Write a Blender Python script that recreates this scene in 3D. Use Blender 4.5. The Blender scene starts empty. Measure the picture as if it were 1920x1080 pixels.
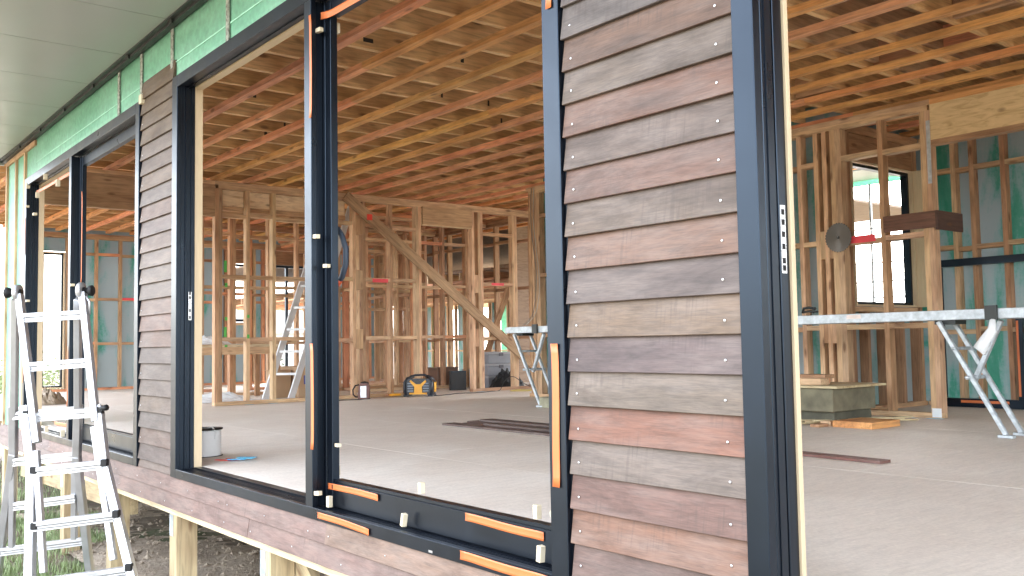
import bpy, bmesh, math, random
from mathutils import Vector, Matrix, noise
random.seed(7)
S = bpy.context.scene
COL = S.collection
PI = math.pi

# ------------------------------------------------------------------ camera, sky, sun, exposure
cam_d = bpy.data.cameras.new("camera"); cam = bpy.data.objects.new("camera", cam_d); COL.objects.link(cam)
F_ = Vector((-0.78047883, 0.62235033, 0.05943778)); R_ = Vector((0.6225965, 0.78236804, -0.01654874)); U_ = R_.cross(F_)
C_ = Vector((0.649269, -1.857608, 0.685498))
cam.matrix_world = Matrix(((R_.x, U_.x, -F_.x, C_.x), (R_.y, U_.y, -F_.y, C_.y), (R_.z, U_.z, -F_.z, C_.z), (0, 0, 0, 1)))
cam_d.sensor_width = 36; cam_d.lens = 36 * 1749.7 / 1920
cam_d.clip_start = 0.05; cam_d.clip_end = 600
S.camera = cam
S.render.resolution_x = 1024; S.render.resolution_y = 576

w = bpy.data.worlds.new("World"); S.world = w; w.use_nodes = True
nt = w.node_tree; nt.nodes.clear()
sky = nt.nodes.new("ShaderNodeTexSky"); sky.sky_type = 'NISHITA'; sky.sun_disc = False
SUN_EL, SUN_AZ = math.radians(42), math.radians(322)     # high sun behind thin cloud
sky.sun_elevation = SUN_EL; sky.sun_rotation = SUN_AZ
sky.air_density = 1.0; sky.dust_density = 3.0; sky.ozone_density = 1.0
hs = nt.nodes.new("ShaderNodeHueSaturation"); hs.inputs['Saturation'].default_value = 0.34
bg = nt.nodes.new("ShaderNodeBackground"); bg.inputs['Strength'].default_value = 0.15
wo = nt.nodes.new("ShaderNodeOutputWorld")
nt.links.new(sky.outputs[0], hs.inputs['Color']); nt.links.new(hs.outputs[0], bg.inputs['Color']); nt.links.new(bg.outputs[0], wo.inputs[0])
sl = bpy.data.lights.new("sun", 'SUN'); sl.energy = 1.2; sl.angle = math.radians(50); sl.color = (1, .96, .9)
so = bpy.data.objects.new("sun", sl); COL.objects.link(so)
sd = Vector((math.sin(SUN_AZ) * math.cos(SUN_EL), math.cos(SUN_AZ) * math.cos(SUN_EL), math.sin(SUN_EL)))
so.rotation_euler = sd.to_track_quat('Z', 'Y').to_euler()
S.view_settings.view_transform = 'Standard'; S.view_settings.look = 'None'
S.view_settings.exposure = 3.9; S.view_settings.gamma = 1.0
S.render.engine = 'CYCLES'
S.cycles.use_denoising = True
S.cycles.max_bounces = 10; S.cycles.diffuse_bounces = 6; S.cycles.glossy_bounces = 4
S.cycles.sample_clamp_indirect = 8

# ------------------------------------------------------------------ materials
def newmat(name):
    m = bpy.data.materials.new(name); m.use_nodes = True
    n = m.node_tree; n.nodes.clear()
    b = n.nodes.new("ShaderNodeBsdfPrincipled"); o = n.nodes.new("ShaderNodeOutputMaterial")
    n.links.new(b.outputs[0], o.inputs[0])
    return m, n, b
def N(n, t, **k):
    x = n.nodes.new(t)
    for a, v in k.items():
        if a in x.inputs.keys() if hasattr(x.inputs, 'keys') else False: x.inputs[a].default_value = v
        else: setattr(x, a, v)
    return x
def coords(n, scale=(1, 1, 1), rnd=True):
    tc = n.nodes.new("ShaderNodeTexCoord"); mp = n.nodes.new("ShaderNodeMapping"); mp.inputs['Scale'].default_value = scale
    n.links.new(tc.outputs['Object'], mp.inputs['Vector'])
    if rnd:
        oi = n.nodes.new("ShaderNodeObjectInfo"); mul = n.nodes.new("ShaderNodeMath"); mul.operation = 'MULTIPLY'; mul.inputs[1].default_value = 57.0
        n.links.new(oi.outputs['Random'], mul.inputs[0]); cb = n.nodes.new("ShaderNodeCombineXYZ")
        for i in range(3): n.links.new(mul.outputs[0], cb.inputs[i])
        ad = n.nodes.new("ShaderNodeVectorMath"); ad.operation = 'ADD'
        n.links.new(mp.outputs[0], ad.inputs[0]); n.links.new(cb.outputs[0], ad.inputs[1])
        return ad.outputs[0]
    return mp.outputs[0]
def noise_(n, vec, scale, detail=4, rough=.55, dist=0):
    x = n.nodes.new("ShaderNodeTexNoise"); x.inputs['Scale'].default_value = scale; x.inputs['Detail'].default_value = detail
    x.inputs['Roughness'].default_value = rough; x.inputs['Distortion'].default_value = dist
    n.links.new(vec, x.inputs['Vector']); return x.outputs['Fac']
def ramp(n, fac, stops):
    r = n.nodes.new("ShaderNodeValToRGB"); cr = r.color_ramp
    while len(cr.elements) < len(stops): cr.elements.new(.5)
    for e, (p, c) in zip(cr.elements, stops):
        e.position = p; e.color = (*c, 1) if not isinstance(c, (int, float)) else (c, c, c, 1)
    n.links.new(fac, r.inputs[0]); return r.outputs[0]
def mix(n, a, b, fac, mode='MIX'):
    x = n.nodes.new("ShaderNodeMix"); x.data_type = 'RGBA'; x.blend_type = mode; x.clamp_factor = True
    for sock, v in ((0, fac), (6, a), (7, b)):
        if isinstance(v, (int, float)): x.inputs[sock].default_value = v
        elif isinstance(v, tuple): x.inputs[sock].default_value = (*v, 1)
        else: n.links.new(v, x.inputs[sock])
    return x.outputs[2]
def bump(n, b, h, strength=.3, dist=.003):
    x = n.nodes.new("ShaderNodeBump"); x.inputs['Strength'].default_value = strength; x.inputs['Distance'].default_value = dist
    n.links.new(h, x.inputs['Height']); n.links.new(x.outputs[0], b.inputs['Normal'])
def objcol(n): return n.nodes.new("ShaderNodeObjectInfo").outputs['Color']

def timber_mat():
    m, n, b = newmat("sawn_timber")
    v = coords(n, (1.2, 14, 14)); g = noise_(n, v, 3.2, 5, .6, .6)
    v2 = coords(n, (1.6, 3.5, 3.5)); big = noise_(n, v2, 1.6, 2)
    c = mix(n, objcol(n), ramp(n, g, [(.3, .62), (.55, 1.0), (.75, 1.14)]), 1.0, 'MULTIPLY')
    c = mix(n, c, ramp(n, big, [(.3, (.78, .68, .62)), (.6, (1.08, 1.04, 1.0))]), 1.0, 'MULTIPLY')
    vo = n.nodes.new("ShaderNodeTexVoronoi"); vo.inputs['Scale'].default_value = 1.0
    n.links.new(coords(n, (2.6, 8, 8)), vo.inputs['Vector'])
    k = ramp(n, vo.outputs['Distance'], [(.07, (1, 1, 1)), (.17, (0, 0, 0))])
    kk = n.nodes.new("ShaderNodeMath"); kk.operation = 'MULTIPLY'; kk.inputs[1].default_value = .72; n.links.new(k, kk.inputs[0])
    c = mix(n, c, (.13, .055, .025), kk.outputs[0])
    n.links.new(c, b.inputs['Base Color']); b.inputs['Roughness'].default_value = .72
    bump(n, b, g, .25, .002); return m
def board_mat():
    m, n, b = newmat("weathered_hardwood")
    v = coords(n, (1.5, 12, 12)); g = noise_(n, v, 4.5, 8, .65, .5)
    blot = noise_(n, coords(n, (1.4, 3, 6)), 2.6, 4, .6)
    fine = noise_(n, coords(n, (4, 60, 60)), 5, 4, .6)
    c = mix(n, objcol(n), ramp(n, g, [(.28, .62), (.5, .96), (.72, 1.16)]), 1.0, 'MULTIPLY')
    c = mix(n, c, mix(n, c, (.22, .18, .16), .34), ramp(n, blot, [(.4, 0.0), (.68, 1.0)]))
    c = mix(n, c, ramp(n, fine, [(.3, .78), (.6, 1.06)]), 1.0, 'MULTIPLY')
    bl2 = noise_(n, coords(n, (2.0, 2.6, 7)), 1.3, 6, .7, .8)
    c = mix(n, c, ramp(n, bl2, [(.32, (.66, .62, .60)), (.5, (1, 1, 1)), (.7, (1.16, 1.12, 1.08))]), 1.0, 'MULTIPLY')
    # rough-sawn cross marks
    sw = noise_(n, coords(n, (75, 2, 5)), 1.0, 4); pt = noise_(n, coords(n, (2.2, 5, 5)), 1.7, 1)
    smk = n.nodes.new("ShaderNodeMath"); smk.operation = 'MULTIPLY'
    n.links.new(ramp(n, sw, [(.50, 0.0), (.64, 1.0)]), smk.inputs[0]); n.links.new(ramp(n, pt, [(.52, 0.0), (.64, .6)]), smk.inputs[1])
    c = mix(n, c, mix(n, c, (.05, .035, .03), .6), smk.outputs[0])
    n.links.new(c, b.inputs['Base Color']); b.inputs['Roughness'].default_value = .62
    bump(n, b, g, .35, .0025); return m
def plain(name, col, rough=.6, metal=0., var=.12, scale=8., bumpy=0., spec=.5, usecol=False, aniso=(1, 1, 1)):
    m, n, b = newmat(name)
    f = noise_(n, coords(n, aniso), scale, 5)
    c = mix(n, objcol(n) if usecol else tuple(col), ramp(n, f, [(.3, 1 - var), (.7, 1 + var)]), 1.0, 'MULTIPLY')
    n.links.new(c, b.inputs['Base Color']); b.inputs['Metallic'].default_value = metal
    b.inputs['Specular IOR Level'].default_value = spec
    rr = ramp(n, f, [(.3, max(0, rough - .06)), (.7, min(1, rough + .06))]); n.links.new(rr, b.inputs['Roughness'])
    if bumpy: bump(n, b, f, bumpy, .004)
    return m
def ply_mat():
    m, n, b = newmat("plywood")
    g = noise_(n, coords(n, (.9, 5, 5)), 3.5, 6, .6, 1.6)
    c = mix(n, objcol(n), ramp(n, g, [(.3, (.66, .55, .45)), (.5, (.98, .95, .9)), (.7, (1.12, 1.1, 1.05))]), 1.0, 'MULTIPLY')
    vo = n.nodes.new("ShaderNodeTexVoronoi"); vo.inputs['Scale'].default_value = 1.6; n.links.new(coords(n, (1.6, 3, 3)), vo.inputs['Vector'])
    c = mix(n, c, (.16, .08, .04), ramp(n, vo.outputs['Distance'], [(.05, .7), (.12, 0.)]))
    n.links.new(c, b.inputs['Base Color']); b.inputs['Roughness'].default_value = .65; return m
def wrap_mat(inner):
    m, n, b = newmat("wall_wrap_inside" if inner else "wall_wrap_outside")
    if inner:
        f = noise_(n, coords(n, (1.6, 1.6, .35)), 2.3, 6, .62, .3); f2 = noise_(n, coords(n, (1, 1, 1)), 34, 3, .7)
        ad = n.nodes.new("ShaderNodeMath"); ad.operation = 'MULTIPLY_ADD'; ad.inputs[1].default_value = .13; n.links.new(f2, ad.inputs[0]); n.links.new(f, ad.inputs[2])
        sx = n.nodes.new("ShaderNodeSeparateColor"); n.links.new(objcol(n), sx.inputs[0]); a0 = ad; ad = n.nodes.new("ShaderNodeMath"); ad.operation = 'MULTIPLY_ADD'; ad.inputs[1].default_value = .1; n.links.new(sx.outputs[0], ad.inputs[0]); n.links.new(a0.outputs[0], ad.inputs[2])
        c = ramp(n, ad.outputs[0], [(.60, (.29, .325, .335)), (.67, (.22, .31, .31)), (.73, (.10, .27, .225)), (.88, (.045, .22, .165))])
    else:
        f = noise_(n, coords(n, (1, 1, 2)), 2.2, 5); f2 = noise_(n, coords(n, (1, 1, 1)), 26, 4, .7)
        c = mix(n, ramp(n, f, [(.35, (.30, .66, .49)), (.65, (.40, .75, .59))]), ramp(n, f2, [(.35, .88), (.65, 1.08)]), 1.0, 'MULTIPLY')
        bump(n, b, f, .6, .02)
    n.links.new(c, b.inputs['Base Color']); b.inputs['Roughness'].default_value = .5
    tr = n.nodes.new("ShaderNodeBsdfTranslucent"); n.links.new(c, tr.inputs[0])
    mx = n.nodes.new("ShaderNodeMixShader"); mx.inputs[0].default_value = .42
    out = [x for x in n.nodes if x.type == 'OUTPUT_MATERIAL'][0]
    n.links.new(b.outputs[0], mx.inputs[1]); n.links.new(tr.outputs[0], mx.inputs[2]); n.links.new(mx.outputs[0], out.inputs[0])
    return m
def floor_mat():
    m, n, b = newmat("particleboard_floor")
    tc = n.nodes.new("ShaderNodeNewGeometry")
    def sc(s):
        mp = n.nodes.new("ShaderNodeMapping"); mp.inputs['Scale'].default_value = s; n.links.new(tc.outputs['Position'], mp.inputs['Vector']); return mp.outputs[0]
    f = noise_(n, sc((1, 1, 1)), 1.1, 5, .6, .4); s = noise_(n, sc((6, 1.2, 1)), 5, 5, .65, .8); g = noise_(n, sc((1, 1, 1)), 60, 3, .7)
    c = ramp(n, f, [(.3, (.655, .585, .505)), (.5, (.71, .65, .575)), (.72, (.765, .72, .65))])
    c = mix(n, c, ramp(n, s, [(.35, .92), (.6, 1.04)]), 1.0, 'MULTIPLY'); c = mix(n, c, ramp(n, g, [(.3, .9), (.7, 1.08)]), 1.0, 'MULTIPLY')
    n.links.new(c, b.inputs['Base Color']); n.links.new(ramp(n, f, [(.3, .5), (.7, .72)]), b.inputs['Roughness'])
    bump(n, b, g, .15, .002); return m
def ground_mat():
    m, n, b = newmat("earth_and_grass")
    tc = n.nodes.new("ShaderNodeNewGeometry")
    f = noise_(n, tc.outputs['Position'], .8, 6, .65); g = noise_(n, tc.outputs['Position'], 9, 6, .7)
    c = mix(n, ramp(n, g, [(.3, (.10, .075, .05)), (.7, (.24, .19, .135))]), ramp(n, g, [(.3, (.05, .09, .03)), (.7, (.13, .19, .07))]), ramp(n, f, [(.53, 0.), (.62, .8)]))
    n.links.new(c, b.inputs['Base Color']); b.inputs['Roughness'].default_value = .95; bump(n, b, g, .8, .03); return m
def dirt_mat():
    m, n, b = newmat("bare_clay")
    tc = n.nodes.new("ShaderNodeNewGeometry")
    f = noise_(n, tc.outputs['Position'], 2.5, 8, .7); g = noise_(n, tc.outputs['Position'], 22, 6, .75)
    c = mix(n, ramp(n, f, [(.3, (.34, .27, .20)), (.7, (.56, .47, .37))]), ramp(n, g, [(.3, .65), (.65, 1.2)]), 1.0, 'MULTIPLY')
    n.links.new(c, b.inputs['Base Color']); b.inputs['Roughness'].default_value = .95; bump(n, b, g, 1., .03); return m

TIM = timber_mat(); BRD = board_mat(); PLY = ply_mat(); WIN = wrap_mat(True); WOUT = wrap_mat(False)
FLR = floor_mat(); GRD = ground_mat(); DRT = dirt_mat()
BLK = plain("black_powdercoat", (.0028, .0038, .0065), .33, 0, .2, 5)
BLK2 = plain("black_rubber", (.004, .004, .005), .6)
ALU = plain("aluminium", (.50, .51, .53), .38, .7, .08, 12)
GALV = plain("galvanised_steel", (.46, .50, .53), .48, .55, .25, 22)
ALU2 = plain("lightened_aluminium", (.62, .63, .65), .45, .4, .06, 12)  # lighter copy of the aluminium so the indoor ladder does not go dark
STRK = plain("satin_steel", (.62, .63, .66), .3, .85, .08, 20)
TAPE = plain("orange_protective_tape", (.58, .155, .045), .45, 0, .05)
PINE = plain("clear_pine", (.55, .435, .285), .6, 0, .07, 9, aniso=(1, 8, 8))
PACK = plain("packer_wood", (.60, .53, .39), .7, 0, .08, 20)
PAINT = plain("sprayed_mark", (.5, .5, .5), .6, usecol=True, var=.15)
SOF = plain("soffit_sheet", (.31, .34, .32), .35, 0, .04, 3)
BLK.node_tree.nodes['Principled BSDF'].inputs['Specular Tint'].default_value = (.58, .76, 1.0, 1)  # blue of the reflected sky painted into the coat's sheen
DKM = plain("dark_flashing", (.018, .022, .022), .45, 0, .25, 14)
GEN = plain("mixed", (.5, .5, .5), .55, usecol=True, var=.08)
GLOSS = plain("moulded_plastic", (.5, .5, .5), .35, usecol=True, var=.04)
CARD = plain("cardboard", (.42, .28, .17), .8, 0, .06, 6)
CONC = plain("mouldy_concrete", (.5, .5, .5), .85, usecol=True, var=.35, scale=7, bumpy=.5)
SHEET = plain("white_poly_sheet", (.75, .78, .8), .22, 0, .05)
SEAL = plain("mouldy_strap", (.5, .5, .5), .8, usecol=True, var=.75, scale=60)
LEAF = plain("leaves", (.07, .13, .03), .6, usecol=True, var=.3)
TREAT = TIM

# ------------------------------------------------------------------ helpers
W = {}
def link(o, parent=None, M=Matrix()):
    COL.objects.link(o); W[o] = M
    if parent is not None:
        o.parent = parent; o.matrix_parent_inverse = W[parent].inverted()
    o.matrix_basis = M.copy(); return o
def thing(name, label, cat, loc=(0, 0, 0), group=None):
    o = bpy.data.objects.new(name, None); o.empty_display_size = .1
    link(o, None, Matrix.Translation(loc)); tag(o, label, cat, group); return o
def tag(o, label=None, cat=None, group=None, kind=None):
    if label: o['label'] = label
    if cat: o['category'] = cat
    if group: o['group'] = group
    if kind: o['kind'] = kind
    return o
def mesh(name, V, Fc, mat, parent=None, M=Matrix(), col=None, smooth=False):
    me = bpy.data.meshes.new(name); me.from_pydata([tuple(v) for v in V], [], Fc); me.validate(); me.update()
    if smooth:
        for p in me.polygons: p.use_smooth = True
    me.materials.append(mat); o = bpy.data.objects.new(name, me)
    if col: o.color = (*col, 1)
    return link(o, parent, M)
_mc = {}
def boxdata(L, a, b, ch):
    k = (round(L, 4), round(a, 4), round(b, 4), ch)
    if k in _mc: return _mc[k]
    me = bpy.data.meshes.new("box"); bm = bmesh.new(); bmesh.ops.create_cube(bm, size=1)
    for v in bm.verts: v.co = Vector((v.co.x * L, v.co.y * a, v.co.z * b))
    if ch: bmesh.ops.bevel(bm, geom=bm.edges[:], offset=ch, segments=1, affect='EDGES')
    bm.to_mesh(me); bm.free(); _mc[k] = me; return me
_mm = {}
def withmat(me, mat):
    k = (me.name, mat.name)
    if k in _mm: return _mm[k]
    m2 = me.copy(); m2.materials.append(mat); _mm[k] = m2; return m2
AX = {'x': Matrix(), 'y': Matrix.Rotation(PI / 2, 4, 'Z'), 'z': Matrix.Rotation(-PI / 2, 4, 'Y')}
def box(name, x0, x1, y0, y1, z0, z1, mat, parent=None, col=None, ch=0, axis=None, R=None):
    """axis-aligned box, its mesh's local X laid along its longest side"""
    d = (abs(x1 - x0), abs(y1 - y0), abs(z1 - z0)); c = Vector(((x0 + x1) / 2, (y0 + y1) / 2, (z0 + z1) / 2))
    if axis is None: axis = 'xyz'[d.index(max(d))]
    if axis == 'x': L, a, b = d
    elif axis == 'y': L, a, b = d[1], d[0], d[2]
    else: L, a, b = d[2], d[1], d[0]
    me = withmat(boxdata(L, a, b, ch), mat); o = bpy.data.objects.new(name, me)
    if col: o.color = (*col, 1)
    M = Matrix.Translation(c) @ (R or Matrix()) @ AX[axis]
    return link(o, parent, M)
def beam(name, p0, p1, w_, h_, mat, parent=None, col=None, up=(0, 0, 1), ch=0):
    p0, p1 = Vector(p0), Vector(p1); d = p1 - p0; L = d.length; x = d.normalized(); u = Vector(up)
    y = u.cross(x).normalized(); z = x.cross(y)
    M = Matrix(((x.x, y.x, z.x, 0), (x.y, y.y, z.y, 0), (x.z, y.z, z.z, 0), (0, 0, 0, 1))); M.translation = (p0 + p1) / 2
    me = withmat(boxdata(L, w_, h_, ch), mat); o = bpy.data.objects.new(name, me)
    if col: o.color = (*col, 1)
    return link(o, parent, M)
def tubedata(pts, r, seg=8, cap=True):
    pts = [Vector(p) for p in pts]; V, Fc = [], []; n = len(pts); prev = None
    for i, p in enumerate(pts):
        t = (pts[min(i + 1, n - 1)] - pts[max(i - 1, 0)]).normalized()
        if prev is None:
            a = Vector((0, 0, 1)) if abs(t.z) < .9 else Vector((1, 0, 0)); u = t.cross(a).normalized()
        else: u = (prev - t * prev.dot(t)).normalized()
        prev = u; v = t.cross(u); rr = r[i] if isinstance(r, (list, tuple)) else r
        for k in range(seg):
            a = 2 * PI * k / seg; V.append(p + u * math.cos(a) * rr + v * math.sin(a) * rr)
    for i in range(n - 1):
        for k in range(seg): Fc.append((i * seg + k, i * seg + (k + 1) % seg, (i + 1) * seg + (k + 1) % seg, (i + 1) * seg + k))
    if cap: Fc.append(tuple(range(seg))[::-1]); Fc.append(tuple((n - 1) * seg + k for k in range(seg)))
    return V, Fc
def tube(name, pts, r, mat, parent=None, col=None, seg=8, M=Matrix()):
    V, Fc = tubedata(pts, r, seg); return mesh(name, V, Fc, mat, parent, M, col, True)
def lathe(name, prof, mat, parent=None, M=Matrix(), col=None, seg=24, smooth=True):
    V, Fc = [], []
    for r, z in prof:
        for k in range(seg): a = 2 * PI * k / seg; V.append((r * math.cos(a), r * math.sin(a), z))
    for i in range(len(prof) - 1):
        for k in range(seg): Fc.append((i * seg + k, i * seg + (k + 1) % seg, (i + 1) * seg + (k + 1) % seg, (i + 1) * seg + k))
    Fc.append(tuple(range(seg))[::-1]); Fc.append(tuple((len(prof) - 1) * seg + k for k in range(seg)))
    return mesh(name, V, Fc, mat, parent, M, col, smooth)
def prism(name, poly, t, mat, parent=None, M=Matrix(), col=None):
    """polygon in local XZ, thickness t along local Y (0..t)"""
    n = len(poly); V = [(x, 0, z) for x, z in poly] + [(x, t, z) for x, z in poly]
    Fc = [tuple(range(n)), tuple(range(2 * n - 1, n - 1, -1))] + [(i, i + n, (i + 1) % n + n, (i + 1) % n) for i in range(n)]
    return mesh(name, V, Fc, mat, parent, M, col)

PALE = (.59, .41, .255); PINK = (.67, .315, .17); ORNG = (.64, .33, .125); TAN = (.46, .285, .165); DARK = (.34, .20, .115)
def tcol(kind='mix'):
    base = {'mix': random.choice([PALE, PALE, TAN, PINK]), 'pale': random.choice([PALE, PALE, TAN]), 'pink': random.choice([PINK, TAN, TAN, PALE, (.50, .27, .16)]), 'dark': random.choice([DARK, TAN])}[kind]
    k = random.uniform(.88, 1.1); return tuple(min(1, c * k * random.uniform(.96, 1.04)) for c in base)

# ------------------------------------------------------------------ setting: ground, floor, ceiling
H = 2.70; MW = -10.25; BW = 5.81; EW = -16.44
def gz(x, y):   # terrain: flat building platform, falling away behind and to the left of the house
    d = max(0, y - 7) * .05 + max(0, -x - 18) * .02
    return -.93 - min(d, 3) + .05 * noise.noise(Vector((x * .5, y * .5, 0)))
def sheet(name, x0, x1, y0, y1, nx, ny, fz, mat):
    V = [(x0 + (x1 - x0) * i / nx, y0 + (y1 - y0) * j / ny, 0) for j in range(ny + 1) for i in range(nx + 1)]
    V = [(x, y, fz(x, y)) for x, y, _ in V]
    Fc = [(j * (nx + 1) + i, j * (nx + 1) + i + 1, (j + 1) * (nx + 1) + i + 1, (j + 1) * (nx + 1) + i) for j in range(ny) for i in range(nx)]
    return mesh(name, V, Fc, mat, smooth=True)
tag(sheet("ground", -260, 160, -160, 260, 140, 140, gz, GRD), kind='structure')
def dz(x, y): return gz(x, y) + .012 + .05 * abs(noise.noise(Vector((x * 2.3, y * 2.3, 3)))) + .02 * noise.noise(Vector((x * 9, y * 9, 1)))
tag(sheet("clay_ground", -9.6, 3, .02, 9, 150, 110, dz, DRT), kind='structure')

fl = box("floor", -16.5, 4, .142, 8.6, -.06, -.004, FLR); tag(fl, kind='structure')
# sheets of flooring, staggered, each its own piece
row = 0; y = .144
while y < 8.5:
    x = -16.48 + (1.3 if row % 2 else 0); y1 = min(y + 1.2, 8.58)
    xs = [-16.48] + ([-15.18] if row % 2 else [])
    while xs[-1] < 3.9: xs.append(min(xs[-1] + 3.6, 3.95))
    for a, b_ in zip(xs, xs[1:]): box("floor_sheet", a + .0015, b_ - .0015, y + .0015, y1 - .0015, -.004, random.uniform(0, .0006), FLR, fl)
    y += 1.2; row += 1

ce = box("ceiling", -17, 4.2, -.02, 8.7, 2.99, 3.03, PLY, col=(.42, .28, .16)); tag(ce, kind='structure')
rx = -4.075 + .455 * 18
while rx > -16.5:
    box("joist", rx - .0225, rx + .0225, .10, 8.5, 2.756, 2.985, TIM, ce, random.choice([(.64, .42, .21), (.60, .38, .175), (.68, .46, .24)])); rx -= .455
k = 0
for k in range(-2, 20):
    yb = 1.12 + .4 * k
    if yb < .15 or yb > 8.4: continue
    c = [PINK, PINK, PINK, ORNG, PINK, (.66, .40, .12), ORNG, PINK, PINK, PINK, PINK, PINK][k % 12]
    c = tuple(v * random.uniform(.92, 1.08) for v in c)
    xa = -16.35; xj = [-16.35, -10.3 + random.uniform(-1.5, 1.5), -4.4 + random.uniform(-2, .5), 3.9]
    if yb > 5.9: xj = [-16.35, -9.5, -4.0, 3.9]
    for q, (a, b_) in enumerate(zip(xj, xj[1:])):
        cc = c if q == 1 else tuple(v * random.uniform(.9, 1.1) for v in random.choice([ORNG, PINK, ORNG]))
        box("batten", a + .001, b_ - .001, yb - .035, yb + .035, 2.711, 2.755, TIM, ce, cc)
# blocking and doubled joists at the near end
for (a, b_, yy) in [(-3.62, -3.2, 4.0), (-3.16, -2.75, 3.2), (-2.7, -2.3, 4.9), (-2.7, -2.3, 3.3), (-2.25, -1.85, 4.2), (-3.6, -3.2, 2.6), (-3.16, -2.75, 4.8), (-2.25, -1.85, 2.8), (-4.03, -3.65, 5.1)]:
    rj = -4.075 + .455 * round((a + 4.075) / .455)
    box("blocking", rj + .0235, rj + .4315, yy - .0225, yy + .0225, 2.77, 2.98, TIM, ce, tcol('pink'))
for rj in (-3.165, -2.71, -1.8): box("joist", rj + .0235, rj + .0685, 1.8, 5.8, 2.80, 2.984, TIM, ce, tcol('pale'))
for (mx, my, w_, h_) in [(-4.99, 2.16, .03, .07), (-5.9, 2.6, .02, .06), (-5.95, 3.1, .02, .05), (-6.4, 3.6, .02, .05), (-7.7, 2.0, .02, .06), (-8.2, 2.0, .03, .06), (-6.8, 1.3, .03, .08), (-4.98, 1.33, .08, .03)]:
    rj = -4.075 + .455 * round((mx + 4.075) / .455)
    box("ink_mark", rj + .0225, rj + .0235, my, my + w_, 2.80, 2.80 + h_, PAINT, ce, (.02, .015, .012))

# ------------------------------------------------------------------ framed walls
def fwall(label, run, pos, a0, a1, studs, nogz=(.77, 1.56, 2.32), z0=0., z1=H, d=.09, wrap=None, tone='mix', plate_lo=True, gaps=(), name="framed_wall", nogskip=(), group=None):
    """run 'x': along X at Y=pos..pos+d; run 'y': along Y at X=pos-d..pos. studs: list of start or (start,width)"""
    if run == 'x': loc = (a0, pos, z0)
    else: loc = (pos, a0, z0)
    t = thing(name, label, "wall", loc, group)
    def B(nm, s0, s1, za, zb, col, e0=0, e1=0, mat=TIM):
        if run == 'x': return box(nm, s0, s1, pos + e0, pos + d + e1, za, zb, mat, t, col)
        return box(nm, pos - d + e0, pos + e1, s0, s1, za, zb, mat, t, col)
    B("top_plate", a0, a1, z1 - .045, z1, tcol(tone)); B("top_plate", a0 + .04, a1 - .02, z1 - .09, z1 - .0455, tcol(tone))
    segs = []; s = a0
    for g0, g1 in sorted(gaps): segs.append((s, g0)); s = g1
    segs.append((s, a1))
    if plate_lo:
        for s0, s1 in segs:
            if s1 - s0 > .05: B("bottom_plate", s0, s1, z0 + .0025, z0 + .045, tcol(tone))
    S_ = [(q if isinstance(q, tuple) else (q, .045)) for q in studs]
    for s0, ww in S_: B("stud", s0, s0 + ww, z0 + .0455, z1 - .0905, tcol(tone))
    for (s0, w0), (s1, w1) in zip(S_, S_[1:]):
        if s1 - (s0 + w0) < .12: continue
        if any(g0 <= s0 + w0 + .02 and g1 >= s1 - .02 for g0, g1 in nogskip): continue
        for i, z in enumerate(nogz):
            zz = z0 + z + random.choice((-.012, 0, .012))
            B("nogging", s0 + w0 + .0005, s1 - .0005, zz - .0225, zz + .0225, tcol(tone))
    if wrap:
        wm = {'in': WIN, 'out': WOUT}[wrap]
        if run == 'x': box("wall_wrap", a0, a1, pos + d + .001, pos + d + .004, z0, z1 + .2, wm, t, axis='x')
        else: box("wall_wrap", pos - d - .004, pos - d - .001, a0, a1, z0, z1 + .2, wm, t, axis='x' if False else 'y')
    return t
def bluepads(t, run, pos, lst, y0=0):
    for a in lst:
        if run == 'y': box("packer", pos - .02, pos + .05, a, a + .11, .0006, .0024, GLOSS, t, (.22, .50, .72))
        else: box("packer", a, a + .12, pos - .05, pos + .02, .0006, .0024, GLOSS, t, (.22, .50, .72))
def band(t, p0, p1, col=(.75, .07, .09)):
    box("spray_mark", *[v for ab in zip(p0, p1) for v in ab], PAINT, t, col)

# dividing wall (runs away from the front, facing the camera)
mw = fwall("bare timber partition with green spray marks on its studs and a blow of tall studs from floor to ceiling", 'y', MW, 2.30, 7.45,
           [(2.30, .045), (2.3455, .045), (2.69, .045), (3.03, .045), (3.58, .045), (4.155, .045), (4.30, .045), (4.72, .045), (5.14, .045), (5.1855, .045), (6.10, .045), (6.21, .045), (6.2555, .045), (6.85, .045), (6.8955, .045)],
           nogz=(.78, 1.56, 2.30), tone='pale', gaps=[(5.24, 6.09)], nogskip=[(5.2, 6.12), (4.19, 4.31)])
mw['label'] = "bare timber partition with green spray marks on its studs, radio and jug at its foot"
for z in (.78, 1.56, 2.30): box("blocking", MW - .09, MW, 4.2005, 4.2995, z - .13, z + .13, TIM, mw, tcol('pale'))
for z in (.78, 1.56): box("blocking", MW - .088, MW - .002, 6.1455, 6.2095, z - .13, z + .13, TIM, mw, tcol('pale'))
box("top_plate", MW - .09, MW, .24, 2.2995, H - .045, H, TIM, mw, tcol('pale'))
box("lintel", MW - .085, MW - .005, .24, 2.2995, 2.27, H - .046, TIM, mw, (.42, .27, .16))
box("ply_panel", MW - .13, MW - .118, 2.2, 4.1, 2.42, 2.70, PLY, mw, (.85, .68, .48)); box("rail", MW - .14, MW - .1, 2.2, 4.1, 2.36, 2.415, TIM, mw, PALE)
box("lintel", MW - .085, MW - .005, 5.2315, 6.0985, 2.36, 2.60, PLY, mw, (.55, .42, .27))
box("lintel_panel", MW + .001, MW + .013, 5.25, 6.1, 2.37, 2.62, TIM, mw, (.46, .31, .18))
for (yy, z, hh) in [(2.41, 1.60, .14), (2.42, 1.42, .05), (2.42, 1.02, .04), (2.41, .82, .12), (2.42, .70, .025)]: band(mw, (MW + .0005, yy, z), (MW + .0015, yy + .035, z + hh), (.10, .42, .08))
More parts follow.
